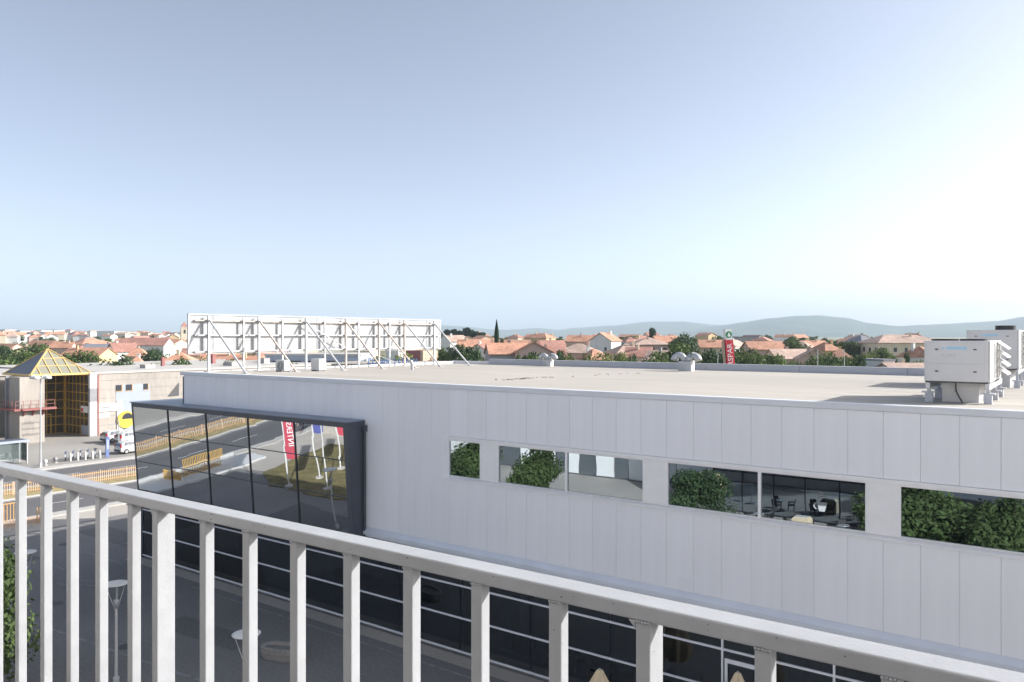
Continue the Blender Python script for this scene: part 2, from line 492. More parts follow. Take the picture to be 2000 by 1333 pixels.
def build_hills(name, ridge, dist, seed):
    mb = MB()
    xs = list(range(-700, 3001, 10))
    rows = [(-0.28, 0.0), (-0.20, .22), (-0.12, .55), (-0.05, .86), (0.0, 1.0), (0.08, .8), (0.2, .3), (0.3, .0)]
    for fr, hf in rows:
        for x in xs:
            y = ridge[-1][1]
            for (xa, ya), (xb, yb) in zip(ridge, ridge[1:]):
                if xa <= x <= xb:
                    t = (x-xa)/(xb-xa); t = t*t*(3-2*t) * .6 + t*.4
                    y = ya+(yb-ya)*t; break
            if x < ridge[0][0]: y = ridge[0][1]
            d = dist*(1+fr)
            X, Y = at_depth(x, d)
            zr = ZC-(y-HZ)*dist/F
            base = gz(X, Y)-3
            nz = mnoise.fractal(Vector((X/420+seed, Y/420, 0)), 1.0, 2.0, 4)
            z = base+(zr-base)*hf + nz*(zr-base)*(.16 if 0 < hf < 1 else .02)*(1-abs(hf-.5))
            mb.v.append((X, Y, z))
    n = len(xs)
    for i in range(len(rows)-1):
        for k in range(n-1):
            a = i*n+k
            mb.f.append((a, a+1, a+n+1, a+n)); mb.m.append(0)
    o = mb.build(name, M['hill'], smooth_=True)
    o['kind'] = 'structure'
build_hills('hills', [(-700,649),(-200,647),(-50,646),(40,644.5),(100,650),(160,650.5),(230,655),(280,652),(340,650),(375,647),(500,650),(700,641),(860,636),(905,638),(965,644),(990,645),(1050,641),(1090,645),(1120,641),(1200,636),(1265,629),(1330,628),(1395,635),(1500,634),(1700,640),(3000,640)], 7600, 1.3)
build_hills('hills', [(-700,665),(1180,664),(1300,652),(1400,638),(1450,630),(1505,622),(1560,617.5),(1600,616.5),(1650,621),(1700,632),(1755,637.5),(1800,635),(1850,633),(1900,630),(1950,627),(2000,619),(2100,612),(2400,618),(3000,625)], 5800, 7.7)

# ------------------------------------------------------------------ balcony we stand on and the house behind
def build_balcony():
    FL = ZC-1.43
    b = thing('balcony', (1.0, 0.0, FL-0.22), 'tiled concrete balcony slab behind the grey railing', 'balcony')
    mb = MB(); mb.box(-6, 8, -1.2, 1.12, FL-.22, FL-.02); mb.build('slab', M['beige'], b)
    mb = MB(); mb.box(-5.95, 7.95, -1.15, 1.08, FL-.018, FL); mb.build('floor_tile', M['balc'], b)
    r = thing('balcony_railing', (-1.0, 0.903-0.014, FL), 'grey painted steel balcony railing with square balusters', 'railing', rz=math.atan(0.014))
    top = 1.43-0.33            # rail top above floor
    mb = MB(); mb.box(-4.2, 6.2, -.0225, .0175, top-.0205, top)
    mb.build('top_rail', M['rail'], r, local=True, bevel=.0025)
    mb = MB(); mb.box(-4.2, 6.2, -.03, -.01, .10, .12)
    mb.build('bottom_rail', M['rail'], r, local=True, bevel=.002)
    bal = MB(); bal.box(-.0195, 0, -.0222, -.0025, .12, top-.0205)
    bme = bal.mesh('baluster', M['rail'])
    pst = MB(); pst.box(-.0195, 0, -.0222, .0172, 0.0, top-.0205)
    pst.prism([(-.0195,-.0218,top-.0206),(-.031,-.0218,top-.0206),(-.0195,-.0218,top-.033)], (0,.036,0))
    pme = pst.mesh('post', M['rail'])
    posts = [-1.502+1.0, -0.426+1.0]
    xs = [-2.111+1, -1.98+1, -1.854+1, -1.726+1, -1.595+1]+[-1.339+1+.131*k for k in range(7)]
    xs += [-0.279+1+.131*k for k in range(7)]
    xs += [-2.111+1-.131*k for k in range(1, 9)]
    for p in posts + [posts[1]+1.06, posts[1]+2.12, posts[1]+3.2, posts[0]-1.06, posts[0]-2.12]:
        o = obj_from('post', pme, r, (p, 0, 0))
        m = o.modifiers.new('bevel', 'BEVEL'); m.width = .002; m.segments = 2
    xs += [posts[1]+1.06+.131*k for k in range(1, 8)]
    for x in xs:
        if min(abs(x-p) for p in posts) < .04: continue
        o = obj_from('baluster', bme, r, (x, 0, 0))
        m = o.modifiers.new('bevel', 'BEVEL'); m.width = .002; m.segments = 2
        # weld beads under the rail
    wm = MB()
    random.seed(2)
    for x in xs+posts:
        for k in range(5):
            wm.lathe([(.0005,0),(.0018,.001),(.0022,.002),(.0005,.0035)], 6, (x-.002-.004*k, -.0222+random.uniform(-.0006,.0004), top-.0230))
    o = wm.build('weld_bead', M['rail'], r, local=True, smooth_=True); o['kind'] = 'stuff'

    dm = MB(); rm = MB(); random.seed(17)
    for x in xs+posts:
        for _ in range(3):
            z = random.choice((random.uniform(top-.12, top-.03), random.uniform(top-.5, top-.04))); q = random.uniform(.0008, .0016)
            dm.lathe([(.0002,-q*1.6),(q,-q*.6),(q*.9,q),(.0002,q*1.5)], 7, (x-q*.55, random.uniform(-.019,-.006), z))
        if random.random() < .45:
            z = random.uniform(top-.3, top-.03); q = random.uniform(.0004, .0009)
            rm.lathe([(.0002,-q),(q,-q*.5),(q,q*.6),(.0002,q)], 6, (x-random.uniform(.003,.016), -.0222, z))
    for _ in range(30):
        q = random.uniform(.0004, .0012); rm.lathe([(.0002,-q*.6),(q*1.8,-q*.4),(q*1.6,q*.5),(.0002,q*.6)], 6, (random.uniform(-1.6,1.0), -.0226, top-random.uniform(.003,.018)))
    o = dm.build('paint_drip', M['rail'], r, local=True, smooth_=True); o['kind'] = 'stuff'
    o = rm.build('rust_spot', M['rustspot'], r, local=True, smooth_=True); o['kind'] = 'stuff'

    h = thing('apartment_building', (6, -9, 0), 'beige apartment block with an arcade cafe on its ground floor', 'building')
    mb = MB(); mb.box(-7, 40, -18, -1.2, 5.3, 22); mb.box(-24, -7.01, -18, -5.0, 4.9, 22); mb.build('wall', M['render'], h)
    mb = MB(); mb.box(-7, 40, -18, -1.3, 4.3, 5.298); mb.box(-24, -7.01, -18, -5.05, 4.3, 4.898); mb.build('arcade_beam', M['slate'], h)
    dr = MB(); dr.box(-3.6, 3.6, -1.198, -1.12, FL, FL+2.35); dr = dr.build('bounce_cutting_door', M['darkm'], h)  # unseen dark door, added to cut the wall's bounce light on the railing
    for k in range(4):
        q = MB(); q.box(-3.5+1.77*k, -3.5+1.77*k+1.68, -1.118, -1.10, FL+.08, FL+2.26); q.build('pane', M['win'], dr)
    mb = MB(); mb.box(-24, 40, -18, -9.3, 0, 4.3); mb.build('ground_floor_wall', M['innerw'], h)
    mb = MB(); mb.box(-24.2, 40.2, -18.2, -1.0, 22, 22.3); mb.build('roof', M['kerb'], h)
    cm = MB(); cm.box(-.13,.13,-.13,.13,0,4.3); cme = cm.mesh('column', M['slate'])
    for x in (-6.7, -.5, 6.5, 12.5, 18.5): obj_from('column', cme, h, (x-6, -1.6+9, 0))
    sg = MB(); sg.box(-18, -6, -9.28, -9.2, 3.3, 4.2); sg.build('shop_sign', M['darkgrey'], h)
    fr = MB()
    for k in range(15): fr.box(-24+k*2.4-.04, -24+k*2.4+.04, -9.2, -9.1, 0, 4.2)
    for z in (.1, 2.4, 3.2): fr.box(-24, 10, -9.19, -9.11, z-.04, z+.04)
    fr = fr.build('shopfront_frame', M['darkm'], h)
    pm = MB(); pm.box(-1.15, 1.15, -.02, .02, 0, 2.2); pme = pm.mesh('pane', M['winmirror'])
    for k in range(14):
        obj_from('pane', pme, fr, (-24+1.2+k*2.4-6, -9.16+9, .15))
    # coffee cup decal
    dec = MB()
    cx, cz = -15.6, 1.2
    dec.prism([(cx-.35,-9.12,cz+.35),(cx+.35,-9.12,cz+.35),(cx+.22,-9.12,cz-.3),(cx-.2,-9.12,cz-.3)], (0,.01,0))
    n = 12
    for k in range(n):
        a, b2 = -1.4+2.8*k/n, -1.4+2.8*(k+1)/n
        P = lambda rr, t: (cx-.36-rr*math.cos(t), -9.12, cz+.06+rr*math.sin(t))
        dec.prism([P(.15,a),P(.24,a),P(.24,b2),P(.15,b2)], (0,.01,0))
    for z, w in ((2.0,.5),(1.85,.8),(2.15,.35)): dec.box(cx-w/2, cx+w/2, -9.12, -9.11, z, z+.07)
    dec.build('coffee_cup_decal', M['signwhite'], h)
    # white panelled wing
    w = thing('white_shop_wing', (-38, -20, 0), 'low white panelled shop wing with tall glass bays', 'building')
    mb = MB(); mb.box(-60, -24.2, -26, -16.4, 0, 5.2); mb.build('wall', M['white'], w)
    mb = MB(); mb.box(-60.2, -24.1, -26.2, -15.8, 5.2, 5.5); mb.build('roof', M['kerb'], w)
    k = 0
    for x0, x1, t in ((-43.6,-42.6,0),(-42.5,-40.9,1),(-40.85,-39.0,0),(-38.9,-36.9,1),(-36.8,-35.4,0),(-35.3,-32.6,1),(-32.5,-30.5,0),(-30.4,-27.5,1),(-27.4,-25,0),(-48,-43.7,1),(-53,-48.1,0)):
        mb = MB(); mb.box(x0, x1, -16.38, -16.25 if not t else -16.2, .12, 4.6)
        mb.build('pane' if t == 0 else 'cladding_panel', M['winmirror'] if t == 0 else M['signwhite'], w)
build_balcony()

# ------------------------------------------------------------------ the shopping centre opposite
D, XL, XR, YB = 25.8, -42.5, 30.0, 50.3
def build_centre():
    c = thing('shopping_centre', (-10, 38, 0), 'pale grey panelled shopping centre with flat roof and mirrored bay', 'building')
    mb = MB(); mb.box(XL, XR, D+.10, YB, 4.72, 11.55); wall = mb.build('wall', M['core'], c)
    # panels
    pan = {}
    def panel(x0, x1, z0, z1):
        key = (round(x1-x0, 3), round(z1-z0, 3))
        if key not in pan:
            w, h = key; q = .007; d = .010
            m_ = MB()
            # tray with folded edges
            m_.add([(0,0,0),(w,0,0),(w,0,h),(0,0,h),(q,-d,q),(w-q,-d,q),(w-q,-d,h-q),(q,-d,h-q)],
                   [(4,5,6,7),(0,1,5,4),(1,2,6,5),(2,3,7,6),(3,0,4,7)])
            m_.add([(0,.09,0),(w,.09,0),(w,.09,h),(0,.09,h),(0,0,0),(w,0,0),(w,0,h),(0,0,h)],
                   [(0,1,5,4),(1,2,6,5),(2,3,7,6),(3,0,4,7)])
            pan[key] = m_.mesh('facade_panel', M['panel'])
        p = obj_from('facade_panel', pan[key], wall)
        p.location = Vector((x0, D+.012+random.uniform(-.0015,.0015), z0))-c.location-wall.location
    random.seed(11)
    mod, g = 1.01, .005
    k0 = -4.84
    seams = [k0+mod*i for i in range(-38, 35)]
    for s in seams:
        a, b = s+g/2, s+mod-g/2
        if s < XL-.5 or b > XR+.3: continue
        a = max(a, XL)
        if b <= -27.15:
            panel(a, b, 9.96, 11.62)
        elif a < -22.5 and b < -21.9:
            panel(a, b, 4.98, 11.62)
        else:
            panel(a, b, 9.60, 11.62); panel(a, b, 4.98, 7.73)
    # window band
    wins = [(-22.2, -20.3, [])]+[(-19.4+7.5*i, -12.8+7.5*i, [-16.1+7.5*i]) for i in range(6)]
    prev = -22.3
    for i, (a, b, mu) in enumerate(wins):
        if a-prev > .3:
            mb = MB(); mb.box(prev, a, D-.002, D+.09, 7.88, 9.46); mb.build('spandrel_panel', M['trim'], c, bevel=.006)
        wf = MB()
        wf.box(a, a+.045, D-.006, D+.12, 7.885, 9.455); wf.box(b-.045, b, D-.006, D+.12, 7.885, 9.455)
        wf.box(a+.045, b-.045, D-.004, D+.12, 9.41, 9.455); wf.box(a+.045, b-.045, D-.004, D+.12, 7.885, 7.92)
        for x in mu: wf.box(x-.05, x+.05, D-.01, D+.11, 7.92, 9.41)
        w = wf.build('window', M['trim'], c)
        ed = [a+.045]+[v for x in mu for v in (x-.05, x+.05)]+[b-.045]
        for j in range(0, len(ed), 2):
            pm = MB(); pm.box(ed[j], ed[j+1], D+.055, D+.075, 7.92, 9.41)
            pm.build('pane', M['winmirror'], w)
        prev = b
    mb = MB(); mb.box(prev, XR, D-.002, D+.09, 7.88, 9.46); mb.build('spandrel_panel', M['trim'], c)
    mb = MB(); mb.box(-22.3, XR, D-.045, D+.09, 9.463, 9.592); mb.build('window_head', M['trim'], c, bevel=.008)
    mb = MB(); mb.prism([(-22.3,D-.07,7.745),(-22.3,D-.07,7.79),(-22.3,D+.09,7.875),(-22.3,D+.09,7.745)], (XR+22.3,0,0)); mb.build('window_sill', M['trim'], c)
    mb = MB(); mb.box(-22.345, -22.3, D-.01, D+.09, 7.745, 9.59); mb.build('window_jamb', M['trim'], c)
    # roof edge
    mb = MB(); mb.box(XL-.04, XR, D-.045, D+.30, 11.625, 11.83); mb.build('roof_coping', M['coping'], c, bevel=.01)
    mb = MB(); mb.box(XL-.04, XL+.22, D+.305, YB, 11.5, 11.80); mb.build('roof_coping', M['trim'], c, bevel=.01)
    # roof membrane with gentle falls
    mb = MB(); nx, ny = 24, 10
    for j in range(ny+1):
        for i in range(nx+1):
            X = XL+.2+(XR-XL-.2)*i/nx; Y = D+.29+(YB-D-.5)*j/ny
            z = 11.80-.16*smooth(0, 1, j/ny)+.05*math.sin(X*.35)*math.sin(3.1*j/ny)
            mb.v.append((X, Y, z))
    for j in range(ny):
        for i in range(nx):
            a = j*(nx+1)+i; mb.f.append((a, a+1, a+nx+2, a+nx+1)); mb.m.append(0)
    roof = mb.build('roof', M['roofm'], c, smooth_=True)
    for k in range(1, 13):
        mb = MB()
        Y = D+.3+k*1.9
        for i in range(24):
            xa, xb = XL+.3+(XR-XL-.5)*i/24, XL+.3+(XR-XL-.5)*(i+1)/24
            def zz(X):
                t = (Y-D-.29)/(YB-D-.5)
                return 11.80-.16*smooth(0,1,t)+.05*math.sin(X*.35)*math.sin(3.1*t)+.012
            mb.add([(xa,Y,zz(xa)),(xb,Y,zz(xb)),(xb,Y+.07,zz(xb)),(xa,Y+.07,zz(xa))], [(0,1,2,3)])
        mb.build('membrane_seam', M['seam'], roof)
    # far parapet, in sheets
    x = -38.6
    while x < XR:
        x2 = min(x+6.1, XR)
        mb = MB(); mb.box(x+.01, x2-.01, YB-.2, YB+.12, 11.3, 12.03)
        mb.box(x+.002, x2-.002, YB-.24, YB+.16, 12.032, 12.07)
        mb.build('parapet', M['parapet'], c)
        x = x2
    mb = MB(); mb.box(XL, -38.6, YB-.1, YB+.1, 11.3, 11.86); mb.build('parapet', M['trim'], c)
    # bottom flashing
    mb = MB(); mb.prism([(-27.15,D-.16,4.66),(-27.15,D-.16,4.80),(-27.15,D+.02,4.975),(-27.15,D+.3,4.975),(-27.15,D+.3,4.66)], (XR+27.15,0,0))
    mb.build('bottom_flashing', M['flash'], c)
    mb = MB(); mb.box(-27.1, XR, D-.06, D+.55, 4.55, 4.655); mb.build('soffit', M['flash'], c)
    mb = MB(); mb.box(1330/1000-12.55, -11.0, D-.022, D-.006, 5.2, 5.45)
    # louvre on the facade
    lv = MB()
    a0 = -11.5
    lv.box(a0, a0+.5, D-.016, D+.0, 5.08, 5.12); lv.box(a0, a0+.5, D-.016, D, 5.40, 5.43)
    lv.box(a0, a0+.03, D-.016, D, 5.12, 5.40); lv.box(a0+.47, a0+.5, D-.016, D, 5.12, 5.40)
    for k in range(4): lv.box(a0+.03, a0+.47, D-.012, D, 5.14+.065*k, 5.17+.065*k)
    lv.build('vent_grille', M['panel'], c)
    # ---- ground floor shop front
    YG = 26.45; gx0, gx1 = -47.8, XR
    sf = MB()
    for z in (.16, 1.62, 3.02, 4.52): sf.box(gx0, gx1, YG-.05, YG+.05, z-.035, z+.035)
    sf = sf.build('shopfront_frame', M['silver'], c)
    vx = [gx0+3.7*i for i in range(0, 22) if gx0+3.7*i < gx1-.2]
    vx = [v for v in vx if v < -12]+[-10.1, -6.4, -2.7, 1, 4.7, 8.4, 12.1, 15.8, 19.5, 23.2, 26.9]
    mm = MB(); mm.box(-.03,.03,-.02,.06,.06,4.55); mme = mm.mesh('mullion', M['darkm'])
    ms = MB(); ms.box(-.035,.035,-.055,.055,.06,4.55); mse = ms.mesh('mullion', M['silver'])
    for v in vx:
        o = obj_from('mullion', mse if v > -11 else mme, sf); o.location = Vector((v, YG+.06 if v < -11 else YG, 0))-c.location-sf.location
    edges = vx+[gx1]
    for a, b in zip(edges, edges[1:]):
        for z0, z1 in ((.2,1.58),(1.66,2.98),(3.06,4.48)):
            mb = MB(); mb.box(a+.03, b-.03, YG-.012, YG+.012, z0, z1); mb.build('pane', M['shopglass'], sf)
    # door beside the bright mullion
    dr = MB(); dr.box(-10.0, -9.9, YG-.09, YG-.055, .1, 2.75); dr.box(-8.5, -8.4, YG-.09, YG-.055, .1, 2.75); dr.box(-9.9, -8.5, YG-.09, YG-.055, 2.6, 2.75); dr.box(-9.9, -8.5, YG-.088, YG-.056, .1, .3)
    d_ = dr.build('door', M['silver'], c)
    mb = MB(); mb.box(-8.75, -8.71, YG-.14, YG-.10, .9, 1.5); mb.box(-8.75,-8.71,YG-.11,YG-.086,1.0,1.05); mb.build('handle', M['galv'], d_)
    # interior seen through the tinted glass
    mb = MB(); mb.box(gx0, XR, YG+.1, 40, 0.0, .06); mb.build('inner_floor', M['innerf'], c)
    mb = MB(); mb.box(gx0, XR, 39.8, 40, .06, 4.5); mb.build('inner_wall', M['innerw'], c)
    mb = MB(); mb.box(gx0, XR, YG-.05, 40, 4.56, 4.7); mb.build('inner_ceiling', M['innerw'], c)
    mb = MB(); mb.box(gx0-.2, gx0, YG-.05, 40, 0, 4.7); mb.build('side_wall', M['slate'], c)
    cm = MB(); cm.box(-.28,.28,-.28,.28,.06,4.56); cme = cm.mesh('column', M['teal'])
    for X in (-44, -38, -32, -26.6, -20.5, -14.3, -8, -2, 4, 10, 16, 22):
        o = obj_from('column', cme, c); o.location = Vector((X, 28.2, 0))-c.location
    st = MB()
    for k in range(14): st.box(-33+k*.3, -32.7+k*.3, 29.5, 31.5, .06+k*.31, .14+k*.31)
    st.beam((-33,29.45,.1),(-28.7,29.45,4.4), .06,.35); st.beam((-33,31.55,.1),(-28.7,31.55,4.4), .06,.35)
    st.build('staircase', M['teal'], c)
    # ---- mirrored bay
    t = math.radians(4.2); zt, zb = 9.70, 4.70
    yt = 24.70
    fy = lambda z: yt+(9.9-z)*math.tan(t)
    bx0, bx1 = -46.0, -27.2
    bay = MB()
    bay.prism([(bx0,fy(9.93),9.93),(bx0,fy(zt),zt),(bx0,D+.1,zt),(bx0,D+.1,9.93)], (bx1-bx0,0,0))
    bay.prism([(bx1-.30,fy(zt)-.004,zt-.002),(bx1-.30,fy(4.55)-.004,4.55),(bx1-.30,D-.01,4.55),(bx1-.30,D-.01,zt-.002)], (.296,0,0))
    bay.prism([(bx0+.003,fy(zt)-.003,zt-.002),(bx0+.003,fy(4.55)-.003,4.55),(bx0+.003,D+.2,4.55),(bx0+.003,D+.2,zt-.002)], (.13,0,0))
    bay.box(bx0+.14, bx1-.31, fy(4.72)+.03, D+.5, 4.56, 4.70)
    bay.box(bx0, XL-.05, D+.102, 36, 4.56, 9.93)
    bay = bay.build('glazed_bay', M['slate'], c, bevel=.012)
    mb = MB(); mb.box(bx0-.05, bx1+.03, fy(9.93)-.06, D-.004, 9.934, 9.985); mb.box(bx0-.05, XL-.02, D-.004, 36, 9.934, 9.98)
    mb.build('bay_roof', M['slatetop'], bay)
    mx = [-45.9, -42.12, -38.4, -34.68, -31.0, -27.5]
    rows = [9.70, 8.15, 6.42, 4.72]
    mull = MB()
    def pt(x, z, off=0): return (x, fy(z)+off, z)
    for x in mx[1:-1]:
        mull.prism([pt(x-.035,zt,-.02),pt(x+.035,zt,-.02),pt(x+.035,zb,-.02),pt(x-.035,zb,-.02)], (0,.08,0))
    for z in rows[1:-1]:
        for a, b in zip(mx, mx[1:]):
            mull.prism([pt(a+.035,z-.018,-.008),pt(b-.035,z-.018,-.008),pt(b-.035,z+.018,-.008),pt(a+.035,z+.018,-.008)], (0,.06,0))
    mull.build('mullion', M['darkm'], bay)
    random.seed(5)
    for a, b in zip(mx, mx[1:]):
        for z1, z0 in zip(rows, rows[1:]):
            e = [random.uniform(-.002,.002) for _ in range(4)]
            mb = MB()
            P = [Vector(pt(a+.02,z0+.012,.02+e[0])), Vector(pt(b-.02,z0+.012,.02+e[1])), Vector(pt(b-.02,z1-.012,.02+e[2])), Vector(pt(a+.02,z1-.012,.02+e[3]))]
            mb.prism(P, (0,.02,0))
            mb.build('pane', M['baymirror'], bay)
    # rain pipe beside the bay
    mb = MB(); mb.tube([(bx1+.10,D-.10,9.6),(bx1+.10,D-.10,4.8)], .05, 10); mb.box(bx1+.01,bx1+.19,D-.2,D-.02,9.45,9.75)
    mb.build('rain_pipe', M['slate'], c)
build_centre()

def zroof(X, Y):
    j = (Y-D-.29)/(YB-D-.5)
    return 11.80-.16*smooth(0,1,j)+.05*math.sin(X*.35)*math.sin(3.1*j)

# ------------------------------------------------------------------ things on the roof
def build_billboard():
    X0 = -41.75
    b = thing('rooftop_billboard', (X0, 37, 11.7), 'long white billboard seen from behind with steel legs on the flat roof', 'billboard')
    ys = [26.0+22.1*i/14 for i in range(15)]
    random.seed(8)
    for a, c in zip(ys, ys[1:]):
        mb = MB(); e = random.uniform(-.015,.015)
        mb.box(X0-.33+e, X0-.28+e, a+.004, c-.004, 12.92, 15.13); mb.build('board_sheet', M['board'], b)
    mb = MB(); mb.box(X0-.36, X0-.24, 25.94, 25.995, 12.9, 15.16); mb.box(X0-.36, X0-.24, 48.105, 48.16, 12.9, 15.16)
    mb.box(X0-.37, X0-.2, 25.94, 48.16, 15.165, 15.21); mb.box(X0-.37, X0-.2, 25.94, 48.16, 12.85, 12.895); mb.build('board_edge', M['white'], b)
    for z, m in ((12.98,'galv'),(13.95,'galv'),(14.82,'rust')):
        mb = MB(); mb.box(X0-.235, X0-.10, 26.3, 47.9, z-.04, z+.04); mb.build('rail', M[m], b)
    main = [27.1, 30.6, 34.3, 37.8, 41.0, 43.7, 47.1]
    for i, y in enumerate(main):
        mb = MB(); mb.beam((X0,y,zroof(X0,y)-.03),(X0,y,15.12), .12,.12); mb.build('leg', M['rust'] if i in (3,4,5) else M['galv'], b)
        mb = MB(); mb.beam((X0+.10,y,14.85),(-38.1,y,zroof(-38.1,y)-.02), .09,.09); mb.build('brace', M['rust'] if i in (1,3,4) else M['galv'], b)
        mb = MB(); mb.box(X0-.2,X0+.2,y-.2,y+.2,zroof(X0,y)-.02,zroof(X0,y)+.04); mb.box(-38.3,-37.9,y-.15,y+.15,zroof(-38.1,y)-.02,zroof(-38.1,y)+.03); mb.build('foot_plate', M['galv'], b)
    for y in (29.5, 32.4, 35.9, 39.0, 42.1):
        mb = MB(); mb.beam((X0,y,zroof(X0,y)-.03),(X0,y,15.02), .10,.10); mb.build('leg', M['galv'], b)
    mb = MB(); mb.beam((X0+.05,34.4,14.7),(X0+.05,37.7,13.1), .05,.05); mb.beam((X0+1.9,37.7,13.0),(X0+3.2,40.6,11.72), .04,.04); mb.build('cross_brace', M['galv'], b)
build_billboard()

def build_ac(name, x0, x1, y0, y1, z0, z1, label, big):
    a = thing(name, ((x0+x1)/2, (y0+y1)/2, 11.7), label, 'air conditioner', 'air handling units on the flat roof')
    mb = MB(); mb.box(x0, x1, y0, y1, z0, z1); body = mb.build('casing', M['ac'], a, bevel=.02)
    zm = z0+(z1-z0)*.45
    w = x1-x0
    for za, zb in ((z0+.08, zm-.015), (zm+.015, z1-.05)):
        mb = MB(); mb.box(x0+.06, x1-.10, y0-.014, y0-.001, za, zb); p = mb.build('access_panel', M['ac'], a, bevel=.004)
        zc = zb-.22 if za > zm else (za+zb)/2
        for X in (x0+.36, x1-.36):
            h = MB(); h.box(X-.045, X+.045, y0-.035, y0-.0145, zc-.018, zc+.018); h.build('latch', M['black'], p)
    mb = MB(); mb.box(x0+.62, x0+1.2, y0-.0175, y0-.0145, z1-.27, z1-.19); mb.prism([(x0+.5,y0-.0175,z1-.27),(x0+.58,y0-.0175,z1-.27),(x0+.54,y0-.0175,z1-.17)], (0,.003,0)); mb.build('logo', M['skyblue'], a)
    mb = MB()
    for k, (s, e) in enumerate(((.50,.58),(.62,.66),(.70,.80),(.83,.90))): mb.box(x0+s, x0+e, y0-.0175, y0-.0145, z1-.46, z1-.42)
    mb.box(x0+.52, x0+.86, y0-.0175, y0-.0145, z1-.51, z1-.49); mb.build('lettering', M['galv'], a)
    mb = MB(); mb.box(x0+.02, x1-.02, y0+.03, y1-.03, z0-.045, z0-.002); mb.build('base_rim', M['darkgrey'], a)
    # right hand side: frame, coil, louvres
    mb = MB()
    L_ = y1-y0
    for ya, yb in ((0,.14),(.46*L_,.46*L_+.34),(L_-.14,L_)): mb.box(x1+.002, x1+.05, y0+ya, y0+yb, z0, z1)
    mb.box(x1+.003, x1+.048, y0+.14, y1-.14, z1-.09, z1); mb.box(x1+.003, x1+.048, y0+.14, y1-.14, z0, z0+.08)
    mb.build('side_frame', M['white'], a)
    mb = MB(); mb.box(x1+.001, x1+.02, y0+.15, y0+.45*L_, z0+.09, z1-.1); mb.build('coil_grille', M['galv'], a)
    n = 4 if not big else 6
    for k in range(n):
        zt = z1-.02-(z1-z0-.15)*k/n
        mb = MB(); yA, yB = y0+.46*L_+.36, y1-.15
        mb.prism([(x1+.05,yA,zt),(x1+.36,yA,zt-.24),(x1+.36,yA,zt-.27),(x1+.05,yA,zt-.03)], (0,yB-yA,0)); mb.build('louvre', M['white'], a)
    # fans on top
    for k, f in enumerate((.27, .73)):
        if big and k == 0: continue
        cx, cy = x0+w*f, y0+(.9 if not big else 1.2)
        mb = MB(); hgt = .06 if not big else .2; R = .40
        mb.lathe([(R-.06,0),(R,0),(R,hgt),(R-.05,hgt),(R-.06,.005)], 20, (cx,cy,z1)); fan = mb.build('fan_cowl', M['black'], a)
        mb = MB()
        for q in range(6):
            an = q*math.pi/3; mb.beam((cx+.05*math.cos(an),cy+.05*math.sin(an),z1+hgt*.6),(cx+.33*math.cos(an),cy+.33*math.sin(an),z1+hgt*.5), .13, .012)
        mb.build('fan_blade', M['darkgrey'], fan)
    # support frame
    for X in (x0+.12, x1-.02):
        mb = MB(); mb.box(X-.06, X+.06, y0-.15, y1+.7, z0-.23, z0-.046); mb.build('support_beam', M['galv'], a)
        for Y in (y0+.15, (y0+y1)/2+.3, y1+.4):
            mb = MB(); mb.box(X-.11, X+.11, Y-.11, Y+.11, zroof(X,Y)-.02, zroof(X,Y)+.30); mb.box(X-.2, X+.2, Y-.14, Y+.14, zroof(X,Y)+.30, zroof(X,Y)+.34); mb.box(X-.05, X+.05, Y-.05, Y+.05, zroof(X,Y)+.34, z0-.23); mb.build('support_foot', M['parapet'], a)
    mb = MB(); mb.box(x0+.45, x1-.3, y0+.5, y1-.6, 11.6, z0-.05); mb.build('duct_curb', M['ac'], a)
    mb = MB(); mb.tube([(x0+.85,y0+.35,z0-.05),(x0+.86,y0+.33,z0-.3),(x0+.95,y0+.3,z0-.5),(x0+1.05,y0+.28,11.78)], .025, 6); mb.build('cable', M['darkgrey'], a)
build_ac('rooftop_air_unit', -4.1, -2.32, 28.35, 32.3, 12.46, 13.75, 'low grey rooftop air unit with white louvres near the roof edge', False)
build_ac('rooftop_air_unit', -4.1, -2.2, 39.9, 44.5, 12.5, 14.17, 'taller grey rooftop air unit with black fan cowl behind the low unit', True)

def gooseneck(x, y, s, label):
    z = zroof(x, y)-.02
    g = thing('roof_vent', (x, y, z), label, 'vent', 'gooseneck vents on the flat roof')
    mb = MB(); mb.box(-.42*s,.36*s,-.25*s,.25*s,0,.62*s); mb.build('duct_box', M['galv'], g, local=True, bevel=.01)
    mb = MB(); mb.box(.362*s,.44*s,-.26*s,.24*s,0,.66*s); mb.build('duct_cover', M['white'], g, local=True)
    for sg in (-1, 1):
        pts = []
        for k in range(7):
            a = math.pi*k/6*.95
            pts.append((sg*(.12*s+.34*s*(1-math.cos(a))), 0, .60*s+.40*s*math.sin(a)))
        mb = MB(); mb.tube(pts, [.2*s]*5+[.23*s,.25*s], 12); mb.build('hood', M['galv'], g, local=True, smooth_=True)
gooseneck(-20.9, 48.3, 1.05, 'large twin gooseneck vent at the far parapet')
gooseneck(-32.3, 49.2, .85, 'small twin gooseneck vent beside the far parapet')

